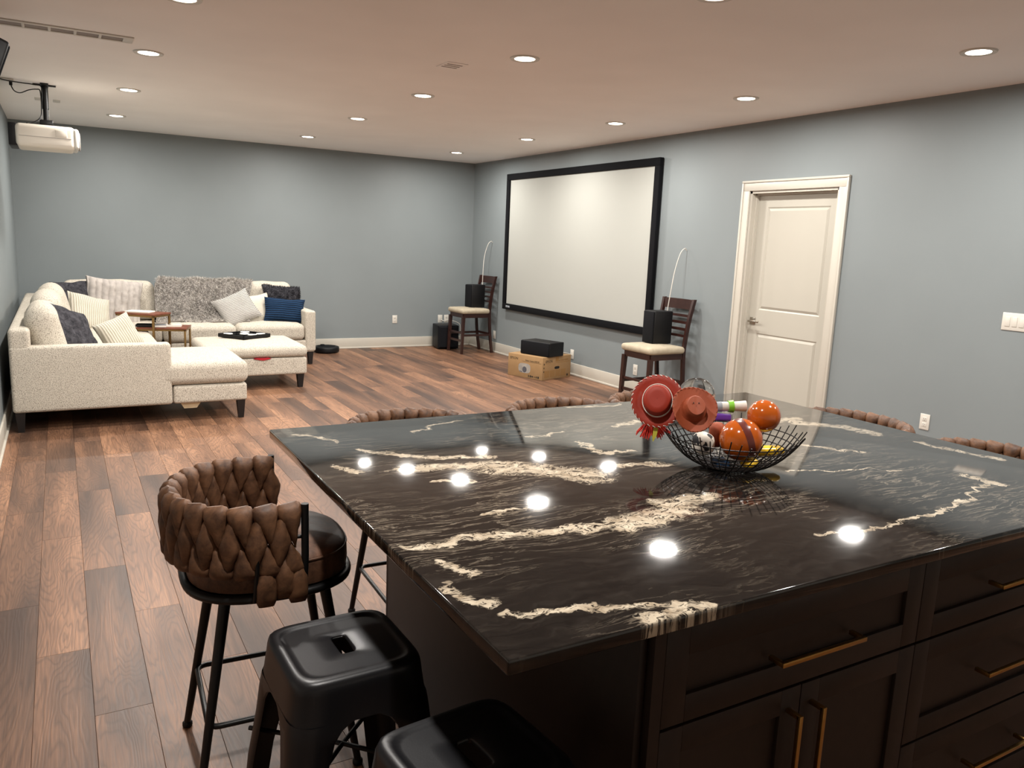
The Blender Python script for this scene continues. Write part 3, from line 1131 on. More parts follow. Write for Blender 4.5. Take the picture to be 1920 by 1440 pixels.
# ------------------------------------------------------------------ black metal stools
def make_metal_stool():
    t = thing('metal_stool', 'x', 'stool')
    N = 64

    def rsq(h, r, i, hy=None):
        hy = hy or h
        a = 2 * PI * (i + .5) / N
        # rounded square by clamping a ray onto the outline
        c_, s_ = math.cos(a), math.sin(a)
        e = 2.0 + 7.0 * (1 - r)
        k2 = (abs(c_) ** e + abs(s_) ** e) ** (-1 / e)
        return (h * c_ * k2, hy * s_ * k2)

    def slot(i):
        x, y = rsq(1, .35, i)
        return (x * .018, y * .043)
    HT = .635
    rings = []
    rings.append([(*slot(i), HT - .012) for i in range(N)])
    rings.append([(*slot(i), HT - .005) for i in range(N)])
    rings.append([(slot(i)[0] * 1.2, slot(i)[1] * 1.08, HT - .002) for i in range(N)])
    for h, r, z in ((.070, .4, HT - .003), (.112, .35, HT - .004), (.121, .33, HT - .004), (.125, .33, HT - .001), (.130, .33, HT), (.141, .34, HT - .001),
                    (.149, .36, HT - .007), (.153, .37, HT - .018), (.1545, .38, HT - .030), (.160, .36, HT - .075), (.1635, .34, HT - .098)):
        rings.append([(*rsq(h, r, i), z) for i in range(N)])
    vs = [p for rg in rings for p in rg]
    fs = []
    for k2 in range(len(rings) - 1):
        for i in range(N):
            j = (i + 1) % N
            fs.append((k2 * N + i, k2 * N + j, (k2 + 1) * N + j, (k2 + 1) * N + i))
    b = B()
    b.add(vs, fs, None, True)
    # inner skin so the sheet has thickness
    inn = [[(x * .985, y * .985, z - .003) for x, y, z in rg] for rg in rings[1:]]
    vs2 = [p for rg in inn for p in rg]
    fs2 = []
    for k2 in range(len(inn) - 1):
        for i in range(N):
            j = (i + 1) % N
            fs2.append((k2 * N + i, (k2 + 1) * N + i, (k2 + 1) * N + j, k2 * N + j))
    b.add(vs2, fs2, None, True)
    b.build('seat', M['blackst'], t)
    for sx in (-1, 1):
        for sy in (-1, 1):
            # folded sheet leg: L shaped section with a rounded corner, tapering downwards
            rows = []
            for z, hh, wl, r in ((HT - .094, .1632, .150, .056), (HT - .102, .1645, .128, .056), (HT - .115, .1665, .108, .055), (HT - .14, .169, .092, .053), (HT - .20, .174, .080, .048), (.30, .190, .066, .036), (.02, .212, .050, .022), (.0, .214, .048, .022)):
                sec = []
                sec.append((hh - wl, hh))
                sec.append((hh - r, hh))
                for k2 in range(1, 5):
                    a = PI / 2 - PI / 2 * k2 / 5
                    sec.append((hh - r + r * math.cos(a), hh - r + r * math.sin(a)))
                sec.append((hh, hh - r))
                sec.append((hh, hh - wl))
                rows.append([(sx * x, sy * y, z) for x, y in sec] + [(sx * (x - .004), sy * (y - .004), z) for x, y in reversed(sec)])
            m_ = len(rows[0])
            vs = [p for rg in rows for p in rg]
            fs = []
            for k2 in range(len(rows) - 1):
                for i in range(m_):
                    j = (i + 1) % m_
                    fs.append((k2 * m_ + i, k2 * m_ + j, (k2 + 1) * m_ + j, (k2 + 1) * m_ + i))
            b = B()
            b.add(vs, fs, None, True)
            lg = b.build('leg', M['blackst'], t)
            B().box((sx * .168, sy * .168, 0), (sx * .218, sy * .218, .012), .004).build('rubber_foot', M['blackpl'], lg)
    b = B()
    for a in (PI / 4, -PI / 4):
        d = Vector((math.cos(a), math.sin(a), 0))
        b.tube([d * -.255 + Vector((0, 0, .36)), Vector((0, 0, .37)), d * .255 + Vector((0, 0, .36))], .006, 8)
    b.build('cross_brace', M['blackst'], t)
    return t


ms = make_metal_stool()
ms2 = copy_tree(ms)
place(ms, (-4.965, -9.245, 0), .02)
place(ms2, (-4.868, -9.745, 0), .10)
tag(ms, 'black metal stool with slotted top, fully seen beside the woven stool', 'stool', 'black metal stools by the island')
tag(ms2, 'black metal stool cut by the bottom edge, below worktop corner', 'stool', 'black metal stools by the island')

# ------------------------------------------------------------------ sectional sofa
SO = thing('sectional_sofa', 'cream speckled boucle sectional sofa with chaise and black tapered legs', 'sofa', (0, 0, 0))
bo = M['boucle']
B().soft((-4.74, -4.005, .157), (-4.150, -3.05, .308), .022).build('chaise_base', bo, SO)
B().soft((-5.85, -3.95, .157), (-4.70, -1.30, .306), .02).build('side_base', bo, SO)
B().soft((-5.85, -1.29, .157), (-2.80, -.30, .306), .02).build('back_base', bo, SO)
B().soft((-5.872, -4.02, .157), (-4.748, -3.885, .668), .026).build('arm', bo, SO)
B().soft((-2.915, -1.30, .165), (-2.785, -.30, .668), .026).build('arm', bo, SO)
# side backrest frame, slanting up to the near end
B().soft((-5.872, -4.015, .30), (-5.73, -.29, .80), .03).build('backrest_frame', bo, SO)
B().soft((-5.72, -.44, .30), (-2.86, -.28, .80), .03).build('backrest_frame', bo, SO)
b = B().soft((-5.70, -3.88, .308), (-4.70, -3.04, .50), .055, .012)
b.soft((-4.85, -4.022, .310), (-4.135, -3.04, .505), .062, .016)
b.build('seat_cushion', bo, SO)
B().soft((-5.70, -3.035, .308), (-4.69, -2.20, .50), .06, .02).build('seat_cushion', bo, SO)
B().soft((-5.70, -2.195, .308), (-4.69, -1.31, .50), .06, .02).build('seat_cushion', bo, SO)
B().soft((-5.70, -1.305, .308), (-4.53, -.50, .50), .06, .02).build('seat_cushion', bo, SO)
B().soft((-4.525, -1.315, .308), (-3.725, -.50, .505), .06, .025).build('seat_cushion', bo, SO)
B().soft((-3.72, -1.315, .308), (-2.918, -.50, .505), .06, .025).build('seat_cushion', bo, SO)


def back_cushion(cx, cy, cz, wd, ht, th, yaw, lean, seed):
    m = Matrix.Translation((cx, cy, cz)) @ rotz(yaw) @ Matrix.Rotation(-lean, 4, 'X')
    b = B()
    b.soft((-wd / 2, -th / 2, -ht / 2), (wd / 2, th / 2, ht / 2), th * .46, .02, m, wob=.018, seed=seed)
    b.build('back_cushion', bo, SO)


for cx, cy, cz, wd, ht, th, yaw, lean, sd in (
        (-5.625, -3.50, .715, .78, .48, .24, PI / 2, .20, 1), (-5.60, -2.68, .735, .78, .50, .25, PI / 2, .20, 4), (-5.57, -1.86, .745, .80, .50, .25, PI / 2, .20, 9),
        (-5.02, -.56, .735, .98, .46, .21, 0, .16, 12), (-4.08, -.56, .735, .88, .46, .21, 0, .16, 15), (-3.26, -.56, .735, .70, .46, .21, 0, .14, 19)):
    back_cushion(cx, cy, cz, wd, ht, th, yaw, lean, sd)


def taper_leg(x, y, h, top=.034, bot=.021):
    v = [(x + sx * bot, y + sy * bot, 0) for sx, sy in ((-1, -1), (1, -1), (1, 1), (-1, 1))] + [(x + sx * top, y + sy * top, h) for sx, sy in ((-1, -1), (1, -1), (1, 1), (-1, 1))]
    return B().add(v, [(3, 2, 1, 0), (4, 5, 6, 7), (0, 1, 5, 4), (1, 2, 6, 5), (2, 3, 7, 6), (3, 0, 4, 7)])


for x, y in ((-5.825, -3.965), (-4.20, -3.965), (-4.20, -3.10), (-2.845, -1.245), (-2.845, -.36), (-5.82, -.36), (-4.74, -1.25)):
    taper_leg(x, y, .16).build('leg', M['leg'], SO)
b = B()
v = [(-4.655, -3.95, .105), (-4.555, -3.95, .105), (-4.555, -3.85, .105), (-4.655, -3.85, .105), (-4.685, -3.96, .158), (-4.52, -3.96, .158), (-4.52, -3.84, .158), (-4.685, -3.84, .158)]
b.add(v, [(3, 2, 1, 0), (4, 5, 6, 7), (0, 1, 5, 4), (1, 2, 6, 5), (2, 3, 7, 6), (3, 0, 4, 7)])
b.build('support_block', M['pale'], SO, 'pale wooden support block under the chaise')

OT = thing('ottoman', 'cream speckled storage ottoman in front of the sofa', 'ottoman', (-3.80, -2.31, 0))
B().soft((-.505, -.46, .145), (.505, .46, .322), .022).build('base', bo, OT)
B().soft((-.515, -.47, .326), (.515, .47, .445), .05, .03).build('lid_cushion', bo, OT)
for sx in (-1, 1):
    for sy in (-1, 1):
        taper_leg(sx * .445, sy * .40, .148, .036, .023).build('leg', M['leg'], OT)
b = B()
pts = [(-.085, 0), (-.05, .006), (0, .004), (.06, .008), (.09, 0), (.05, -.012), (.01, -.02), (-.03, -.014)]
b.add([(x, -.004, z) for x, z in pts] + [(x * .9, .05, z * .5) for x, z in pts], [tuple(range(8)), tuple(range(8, 16))[::-1]] + [(i, (i + 1) % 8, 8 + (i + 1) % 8, 8 + i) for i in range(8)])
o = b.build('red_cloth', M['red'])
o.location = (-3.755, -2.775, .323)
tag(o, 'bit of red cloth caught under the ottoman lid', 'cloth')


# ------------------------------------------------------------------ pillows and throw
def pillow(label, m, loc, w_, h_, t_, yaw=0.0, lean=.3, roll=0.0, seed=0, wob=.012, pinch=.07, n=26, group='throw pillows on the sofa', rib=0, name='throw_pillow'):
    vs, fs = [], []
    idx = {}

    def pt(i, j, s):
        u, v = -1 + 2 * i / n, -1 + 2 * j / n
        edge = (i in (0, n)) or (j in (0, n))
        key = (i, j, 0 if edge else s)
        if key in idx:
            return idx[key]
        x = w_ / 2 * u * (1 - pinch * (1 - v * v))
        y = h_ / 2 * v * (1 - pinch * (1 - u * u))
        z = 0 if edge else s * t_ / 2 * ((1 - u ** 4) * (1 - v ** 4)) ** .55
        q = noise.noise(Vector((x * 6 + seed * 7, y * 6, s * 2))) + .5 * noise.noise(Vector((x * 15 + seed * 7, y * 15, s * 2)))
        z += wob * q * (1 if not edge else .3)
        x += wob * .5 * noise.noise(Vector((y * 8, seed * 3, 1)))
        y += wob * .8 * noise.noise(Vector((x * 8, seed * 5, 4)))
        if rib and not edge:
            z += s * .020 * (abs(math.sin(x / w_ * PI * rib)) ** .6 - .6)
        idx[key] = len(vs)
        vs.append((x, y, z))
        return idx[key]
    for s in (-1, 1):
        for i in range(n):
            for j in range(n):
                q = [pt(i, j, s), pt(i + 1, j, s), pt(i + 1, j + 1, s), pt(i, j + 1, s)]
                fs.append(q if s > 0 else q[::-1])
    b = B()
    b.add(vs, fs, None, True)
    o = b.build(name, m)
    R = rotz(yaw) @ Matrix.Rotation(PI / 2 - lean, 4, 'X') @ rotz(roll)
    o.matrix_world = Matrix.Translation(loc) @ R
    return tag(o, label, 'pillow', group)


def add_fur(o, parent, m, dens, lmin, lmax, wid, droop, seed, both=True):
    """short tapered strands standing on the surface of mesh object o"""
    r = random.Random(seed)
    sv, sf = [], []
    me = o.data
    for p in me.polygons:
        c0 = [me.vertices[i].co for i in p.vertices]
        nrm = p.normal.copy()
        for _ in range(int(p.area * dens + r.random())):
            a, b2 = r.random(), r.random()
            q = c0[0] * (1 - a) * (1 - b2) + c0[1] * a * (1 - b2) + c0[2] * a * b2 + c0[-1] * (1 - a) * b2
            cl = noise.noise(q * 9)
            d = (nrm + Vector((.5 * cl + r.uniform(-.5, .5), r.uniform(-.4, .4), droop + r.uniform(-.5, .5)))).normalized()
            side = d.cross(Vector((r.uniform(-1, 1), r.uniform(-1, 1), r.uniform(-1, 1)))).normalized() * r.uniform(wid * .6, wid)
            k2 = len(sv)
            sv += [q - side, q + side, q + d * r.uniform(lmin, lmax)]
            sf.append((k2, k2 + 1, k2 + 2))
    me2 = bpy.data.meshes.new('fur_strands')
    me2.from_pydata(sv, [], sf)
    me2.materials.append(m)
    f = link('fur_strands', me2, parent)
    f['kind'] = 'stuff'
    return f


o = pillow('charcoal fur pillow in the sofa corner behind the ribbed pillow', M['fur_d'], (-5.33, -.83, .735), .56, .50, .16, .45, .25, .04, 1, .022)
add_fur(o, o, M['fur_d'], 16000, .012, .026, .0035, 0.0, 1)
pillow('light grey channel quilted plush pillow against the sofa back', M['quilt'], (-4.99, -.82, .735), .60, .55, .15, .1, .25, -.13, 2, .012, rib=9, n=72)
pillow('cream ribbed pillow leaning in the sofa corner', M['rib'], (-5.25, -1.28, .645), .46, .46, .15, .55, .5, -.30, 3, .008)
o = pillow('charcoal fur pillow just behind the near sofa arm', M['fur_d'], (-5.46, -3.42, .715), .50, .46, .17, 1.05, .55, -.35, 4, .025)
add_fur(o, o, M['fur_d'], 16000, .012, .026, .0035, 0.0, 4)
pillow('cream ribbed pillow tilted behind the near sofa arm', M['rib'], (-5.08, -3.26, .645), .34, .34, .14, .35, .35, .35, 5, .008)
pillow('grey and white woven pillow lying against the fur throw', M['patt'], (-3.66, -.96, .665), .46, .42, .15, -.1, .55, .45, 6, .008)
pillow('off white pillow between the woven and navy pillows', M['offw'], (-3.42, -.90, .655), .40, .38, .14, .1, .40, .15, 7, .008)
pillow('navy knitted lumbar pillow at the sofa right arm', M['navy'], (-3.10, -1.02, .650), .50, .31, .15, -.05, .30, -.08, 8, .010)
o = pillow('charcoal fur pillow behind the navy pillow', M['fur_d'], (-3.08, -.79, .755), .48, .38, .14, 0, .25, -.05, 9, .022)
add_fur(o, o, M['fur_d'], 16000, .012, .026, .0035, 0.0, 9)


def make_throw():
    prof = [(-.42, .62), (-.44, .86), (-.50, .985), (-.585, 1.0), (-.665, .95), (-.72, .85), (-.77, .74), (-.83, .63), (-.93, .555), (-1.06, .530)]
    nx, ns = 46, 36
    P = smooth_path([(0, y, z) for y, z in prof], 5)
    pts = {}
    vs, fs = [], []
    for i in range(nx + 1):
        u = i / nx
        for j in range(ns + 1):
            tt = j / ns
            q = P[int(round(tt * (len(P) - 1)))]
            left = -4.50 - .12 * max(0, (tt - .3)) + .02 * math.sin(tt * 9)
            right = -3.40 - .30 * max(0, tt - .45) + .03 * math.sin(tt * 7 + 1)
            x = left + (right - left) * u
            fold = .045 * math.sin(u * 17 + tt * 3.5) + .045 * noise.noise(Vector((x * 6, tt * 5, 2)))
            d = fold * (.3 + .9 * tt)
            hem = .05 * math.sin(u * 9) * max(0, tt - .75) * 3
            y = q.y - abs(d) * .9 + hem
            z = q.z + d * .35 - .02 * max(0, u - .6)
            z = max(z, .525)
            vs.append((x, y, z))
    for i in range(nx):
        for j in range(ns):
            a = i * (ns + 1) + j
            fs.append((a, a + ns + 1, a + ns + 2, a + 1))
    t = thing('fur_throw', 'shaggy grey faux fur throw draped over the sofa back', 'throw blanket', (0, 0, 0))
    b = B()
    b.add(vs, fs, None, True)
    o = b.build('blanket', M['fur_b'], t)
    md = o.modifiers.new('thickness', 'SOLIDIFY')
    md.thickness = .02
    # strands
    r = random.Random(3)
    sv, sf = [], []
    me = o.data
    polys = [p for p in me.polygons]
    for p in polys:
        c0 = [me.vertices[i].co for i in p.vertices]
        nrm = p.normal.copy()
        if nrm.y > 0.2 and nrm.z < .3:
            nrm = -nrm
        if nrm.z < -.2:
            nrm = -nrm
        ar = p.area
        cnt = int(ar * 17000 + r.random())
        for _ in range(cnt):
            a, b2 = r.random(), r.random()
            q = c0[0] * (1 - a) * (1 - b2) + c0[1] * a * (1 - b2) + c0[2] * a * b2 + c0[3] * (1 - a) * b2
            cl = noise.noise(q * 9)
            d = (nrm * 1.0 + Vector((.55 * cl + r.uniform(-.5, .5), r.uniform(-.4, .4), -.55 + r.uniform(-.5, .4)))).normalized()
            L = r.uniform(.022, .048)
            side = d.cross(Vector((r.uniform(-1, 1), r.uniform(-1, 1), r.uniform(-1, 1)))).normalized() * r.uniform(.0022, .0040)
            k2 = len(sv)
            sv += [q - side, q + side, q + d * L + Vector((0, 0, -.006))]
            sf.append((k2, k2 + 1, k2 + 2))
    me2 = bpy.data.meshes.new('fur_strands')
    me2.from_pydata(sv, [], sf)
    me2.materials.append(M['fur_t'])
    f = link('fur_strands', me2, t)
    f['kind'] = 'stuff'


make_throw()


# ------------------------------------------------------------------ nesting tables and what lies on them
def c_table(label, corner, ang, L, D, z, group):
    """C shaped side table: corner = near end of the post side, long side running back along ang"""
    t = thing('nesting_table', label, 'side table', (corner[0], corner[1], 0), ang, group)
    B().box((-L, 0, z - .018), (0, D, z), .002).build('table_top', M['twood'], t)
    b = B().box((-L + .004, .004, z - .036), (-.004, .022, z - .018)).box((-L + .004, D - .022, z - .036), (-.004, D - .004, z - .018)).box((-.022, .004, z - .036), (-.004, D - .004, z - .018)).box((-L + .004, .004, z - .036), (-L + .022, D - .004, z - .018))
    b.build('apron', M['tgold'], t)
    for yy in (.004, D - .024):
        B().box((-.024, yy, .012), (-.004, yy + .020, z - .018), .001).build('leg', M['tgold'], t)
    b = B().box((-L + .05, .004, 0), (-.004, .024, .014)).box((-L + .05, D - .024, 0), (-.004, D - .004, .014)).box((-.024, .004, 0), (-.004, D - .004, .014))
    b.build('foot', M['tgold'], t)
    return t


c_table('taller rotated wood and gold side table by the sofa', (-4.68, -1.928), math.atan2(-.298, .345), .456, .30, .70, 'nesting side tables')
c_table('lower wood and gold side table tucked under the taller one', (-4.365, -1.925), math.atan2(-.143, .48), .50, .335, .55, 'nesting side tables')


def slab(name, label, cat, loc, size, rz, m, m2=None, group=None):
    t = thing(name, label, cat, loc, rz, group)
    w_, d_, h_ = size
    if m2:
        B().box((-w_ / 2 + .002, -d_ / 2 + .002, .003), (w_ / 2 - .002, d_ / 2 - .002, h_ - .003)).build('pages', m2, t)
        B().box((-w_ / 2, -d_ / 2, 0), (w_ / 2, d_ / 2, .003)).box((-w_ / 2, -d_ / 2, h_ - .003), (w_ / 2, d_ / 2, h_)).box((-w_ / 2, -d_ / 2, 0), (-w_ / 2 + .003, d_ / 2, h_)).build('cover', m, t)
    else:
        B().box((-w_ / 2, -d_ / 2, 0), (w_ / 2, d_ / 2, h_), .002).build('sheet_stack', m, t)
        B().box((-w_ / 2 + .02, -d_ / 2 + .015, h_), (w_ / 2 - .005, d_ / 2 - .02, h_ + .002)).build('loose_sheet', M['paper'], t)
    return t


slab('paper_stack', 'stack of white papers on the taller side table', 'papers', (-4.785, -1.66, .7005), (.26, .15, .014), -.55, M['paper'])
slab('book', 'white book on the lower side table near its legs', 'book', (-4.46, -1.70, .5505), (.16, .13, .018), -.2, M['paper'], M['paper'])
slab('book', 'thin pale book lying on the white book', 'book', (-4.445, -1.69, .5690), (.13, .11, .014), .15, M['offw'], M['paper'])
slab('book', 'grey and white booklet on the lower side table', 'book', (-4.60, -1.75, .5505), (.12, .10, .022), -.1, M['greybk'], M['paper'])
t = thing('serving_tray', 'shallow black tray on the lower side table', 'tray', (-4.74, -1.70, .5505), -.2)
B().box((-.075, -.06, 0), (.075, .06, .006)).build('bottom', M['blackpl'], t)
B().box((-.09, -.075, .004), (.09, -.068, .026)).box((-.09, .068, .004), (.09, .075, .026)).box((-.09, -.068, .004), (-.083, .068, .026)).box((.083, -.068, .004), (.09, .068, .026)).build('rim', M['blackpl'], t)

# tray with white pieces on the ottoman
ta = math.atan2(-2.29 + 2.50, -3.575 + 3.904)
t = thing('game_tray', 'square black game tray lying on the ottoman', 'tray', (-3.81, -2.17, .474), ta)
B().box((-.19, -.19, 0), (.19, .19, .012), .002).build('bottom', M['blackpl'], t)
b = B()
for s_ in (-1, 1):
    b.box((s_ * .19, -.19, 0), (s_ * .176, .19, .040), .002).box((-.19, s_ * .19, 0), (.19, s_ * .176, .040), .002)
b.build('rim', M['blackpl'], t)
b = B()
for k in (-1, 1):
    b.box((k * .06 - .005, -.176, .012), (k * .06 + .005, .176, .034)).box((-.176, k * .06 - .005, .012), (.176, k * .06 + .005, .034))
b.build('divider', M['blackpl'], t)
for (gx, gy, lab) in ((-1, 1, 'white game piece in the far left cell of the black tray'), (1, 1, 'white game piece in the far right cell of the black tray'), (0, 0, 'white game piece in the centre cell of the black tray'), (0, -1, 'white game piece in the near middle cell of the black tray'), (1, -1, 'white game piece in the near right cell of the black tray')):
    o = B().lathe([(.018, 0), (.046, 0), (.050, .006), (.050, .020), (.046, .026), (.018, .026), (.016, .020), (.016, .006)], 24, cap=False)
    o = o.build('game_piece', M['paper'])
    c_, s_ = math.cos(ta), math.sin(ta)
    o.location = (-3.81 + (gx * .118) * c_ - (gy * .118) * s_, -2.17 + (gx * .118) * s_ + (gy * .118) * c_, .4865)
    tag(o, lab, 'game piece', 'white game pieces in the black tray')

# ------------------------------------------------------------------ robot vacuum
t = thing('robot_vacuum', 'round black robot vacuum by the far wall', 'robot vacuum', (-2.36, -.30, 0))
B().lathe([(.15, .008), (.172, .016), (.175, .03), (.175, .066), (.168, .082), (.15, .087)], 48).build('body', M['blackpl'], t)
B().lathe([(.001, .087), (.12, .087), (.125, .089), (.12, .091), (.001, .091)], 40).build('top_disc', M['grille'], t)
B().lathe([(.001, .09), (.03, .09), (.03, .102), (.024, .106), (.001, .106)], 24, Matrix.Translation((-.04, .05, 0))).build('sensor_dome', M['blackpl'], t)
b = B()
for s_ in (-1, 1):
    b.cyl((s_ * .12, -.015, .02), (s_ * .12, .015, .02), .02)
b.build('wheel', M['black'], t)


# ------------------------------------------------------------------ ladder back chairs
def ladder_chair(label, loc, rz):
    """counter height chair, facing local -x, origin at the middle of the seat on the floor"""
    t = thing('ladder_back_chair', label, 'chair', loc, rz, 'dark counter chairs holding speakers')
    for sy in (-1, 1):
        v = []
        for (z, cx, cy, r) in ((0, -.245, .205, .016), (.53, -.225, .195, .022)):
            v += [(cx + a * r, sy * cy + b2 * r, z) for a, b2 in ((-1, -1), (1, -1), (1, 1), (-1, 1))]
        B().add(v, [(3, 2, 1, 0), (4, 5, 6, 7), (0, 1, 5, 4), (1, 2, 6, 5), (2, 3, 7, 6), (3, 0, 4, 7)]).build('front_leg', M['dwood'], t)
        pts = smooth_path([(.265, sy * .185, .0), (.225, sy * .19, .25), (.20, sy * .195, .55), (.205, sy * .20, .70), (.235, sy * .205, .92), (.275, sy * .215, 1.11)], 4)
        vs, fs = [], []
        for p in pts:
            for a, b2 in ((-1, -1), (1, -1), (1, 1), (-1, 1)):
                vs.append((p.x + a * .018, p.y + b2 * .0145, p.z))
        for k2 in range(len(pts) - 1):
            for i in range(4):
                j = (i + 1) % 4
                fs.append((k2 * 4 + i, k2 * 4 + j, k2 * 4 + 4 + j, k2 * 4 + 4 + i))
        fs += [(3, 2, 1, 0), tuple(range(len(pts) * 4 - 4, len(pts) * 4))]
        B().add(vs, fs).build('rear_post', M['dwood'], t)
    b = B().box((-.235, -.19, .515), (-.212, .19, .575)).box((.185, -.19, .515), (.208, .19, .575))
    b.box((-.225, -.205, .515), (.20, -.185, .575)).box((-.225, .185, .515), (.20, .205, .575))
    b.build('seat_rail', M['dwood'], t)
    B().soft((-.262, -.235, .573), (.195, .235, .642), .032, .012, wob=.006, seed=3).build('seat_cushion', M['seat'], t)
    for z0, z1, x0_, th in ((1.005, 1.105, .262, .02), (.93, .955, .240, .012), (.862, .888, .228, .012), (.795, .822, .218, .012), (.73, .755, .211, .012)):
        vs, fs = [], []
        n = 12
        for i in range(n + 1):
            y = -.205 + .41 * i / n
            bow = .028 * (1 - (2 * i / n - 1) ** 2)
            for dx, zz in ((0, z0), (th, z0), (th + (.008 if z1 > 1 else .003), z1), (.008 if z1 > 1 else .003, z1)):
                vs.append((x0_ + bow + dx - .01, y, zz))
        for i in range(n):
            for k2 in range(4):
                j = (k2 + 1) % 4
                fs.append((i * 4 + k2, i * 4 + j, i * 4 + 4 + j, i * 4 + 4 + k2))
        fs += [(0, 1, 2, 3), tuple(range(n * 4, n * 4 + 4))]
        B().add(vs, fs, None, z1 > 1).build('top_rail' if z1 > 1 else 'back_slat', M['dwood'], t)
    for a, b2 in (((-.245, -.20, .17), (-.228, .20, .20)), ((.22, -.185, .26), (.235, .185, .29)), ((-.235, -.202, .25), (.225, -.19, .28)), ((-.235, .19, .25), (.225, .202, .28)), ((-.24, -.20, .285), (-.226, .20, .31))):
        B().box(a, b2).build('stretcher', M['dwood'], t)
    return t


ladder_chair('dark wood ladder back counter chair in the room corner', (-.345, -.70, 0), .04)
ladder_chair('dark wood ladder back counter chair nearer the white door', (-.345, -4.835, 0), .03)


def speaker(label, loc, rz):
    t = thing('bookshelf_speaker', label, 'speaker', loc, rz, 'black bookshelf speakers')
    v = []
    for z, s_ in ((0, 1.0), (.325, .97)):
        v += [(-.115, -.088, z), (.115, -.082 * s_, z), (.115, .082 * s_, z), (-.115, .088, z)]
    bm = B()
    bm.box((-.105, -.088, 0), (.115, .088, .328), .008)
    bm.build('cabinet', M['blackpl'], t)
    B().box((-.122, -.084, .004), (-.104, .084, .324), .010).build('grille', M['grille'], t)
    return t


speaker('black speaker on the chair seat in the corner', (-.285, -.700, .652), .06)
speaker('black speaker on the chair seat near the door', (-.285, -4.775, .652), -.06)
for lab, y0_, yc in (('white speaker cable hanging from wall above corner chair', -.656, -.70), ('white speaker cable hanging from wall above near chair', -4.803, -4.77)):
    pts = smooth_path([(-.002, y0_, 1.585), (-.03, y0_ + .0, 1.605), (-.075, y0_ + .01, 1.55), (-.12, y0_ + .02, 1.38), (-.155, (y0_ * .5 + yc * .5), 1.18), (-.17, yc, .95), (-.165, yc, .83)], 6)
    o = B().tube(pts, .0042, 8).build('speaker_cable', M['white'])
    tag(o, lab, 'cable', 'white speaker cables')

# subwoofer
t = thing('subwoofer', 'black cube subwoofer with chamfered front in the corner', 'subwoofer', (-.535, -.26, 0), -.15)
B().soft((-.16, -.15, .012), (.16, .16, .355), .012, k=2, n=2).build('cabinet', M['blackpl'], t)
v0 = [(-.18, -.16), (.18, -.16), (.165, -.185), (-.165, -.185)]
b = B()
b.add([(-.158, -.15, .016), (.158, -.15, .016), (.158, -.15, .351), (-.158, -.15, .351), (-.132, -.178, .04), (.132, -.178, .04), (.132, -.178, .327), (-.132, -.178, .327)], [(0, 1, 2, 3), (4, 5, 6, 7), (0, 1, 5, 4), (1, 2, 6, 5), (2, 3, 7, 6), (3, 0, 4, 7)])
b.build('grille', M['grille'], t)
b = B()
for sx in (-1, 1):
    for sy in (-1, 1):
        b.cyl((sx * .12, sy * .11, 0), (sx * .12, sy * .11, .014), .018)
b.build('foot', M['blackpl'], t)
o = B().tube(smooth_path([(-.50, -.012, .40), (-.46, -.04, .385), (-.40, -.035, .395), (-.33, -.05, .385), (-.25, -.06, .36), (-.20, -.07, .30), (-.19, -.06, .03)], 6), .005, 8).build('power_cable', M['white'])
tag(o, 'white cable running from wall plates behind the subwoofer', 'cable')

# ------------------------------------------------------------------ cardboard box and centre speaker
BX0, BX1, BX2 = Vector((-.79, -2.64, 0)), Vector((-.615, -3.157, 0)), Vector((-.082, -3.043, 0))
ang = math.atan2((BX1 - BX0).y, (BX1 - BX0).x)      # local +x runs along the left face
BL, BD, BH = .546, .545, .272
t = thing('cardboard_box', 'brown cardboard projector box with printed sides on the floor', 'box', tuple(BX0), ang)
B().box((0, 0, 0), (BL, BD, BH), .003).build('carton', M['card'], t)
b = B().box((-.001, BD / 2 - .03, BH - .0002), (BL + .001, BD / 2 + .03, BH + .0008)).box((BL - .0002, BD / 2 - .03, BH - .06), (BL + .0008, BD / 2 + .03, BH + .0006))
b.build('packing_tape', M['inkb'], t)
# left printed face is local y = 0 facing -y ; the right face is local x = BL facing +x


def face_text(txt, size, x, z, m, face, nm='printed_text'):
    me = text_mesh(txt, size)
    me.materials.append(m)
    o = link(nm, me, t)
    if face == 'L':
        o.rotation_euler = (PI / 2, 0, 0)
        o.location = (x, -.0006, z)
    else:
        o.rotation_euler = (PI / 2, 0, PI / 2)
        o.location = (BL + .0006, x, z)


face_text('EPSON', .043, .028, .205, M['ink'], 'L', 'printed_brand')
face_text('Home Cinema 5050UB', .023, .275, .205, M['ink'], 'L')
face_text('EPSON', .043, .055, .205, M['ink'], 'R', 'printed_brand')
face_text('Home Cinema 5050UB', .021, .285, .215, M['inkb'], 'R')
b = B()
b.box((.23, -.0012, .196), (.52, 0, .1985))
for k, wd in enumerate((.012, .020, .022, .030, .012, .022)):
    xx = .33 + (0, .024, .052, .085, .122, .145)[k]
    hh = (.028, .026, .018, .006, .022, .026)[k]
    b.box((xx, -.0012, .014 + (.026 - hh) / 2), (xx + wd, 0, .014 + (.026 - hh) / 2 + hh))
b.build('printed_marks', M['ink'], t)
b = B()
for k in range(3):
    b.box((BL, .022, .20 - k * .045 - .018), (BL + .0012, .034, .20 - k * .045))
b.box((BL, .47, .018), (BL + .0012, .495, .042))
b.build('printed_marks', M['ink'], t)
b = B()
b.box((BL, .25, .196), (BL + .0012, .52, .2)).box((BL, .05, .196), (BL + .0012, .15, .198))
for k in range(4):
    for q in range(6):
        b.box((BL, .04 + k * .105, .03 + q * .014), (BL + .0012, .04 + k * .105 + .09, .03 + q * .014 + .009))
b.build('printed_panel', M['inkb'], t)
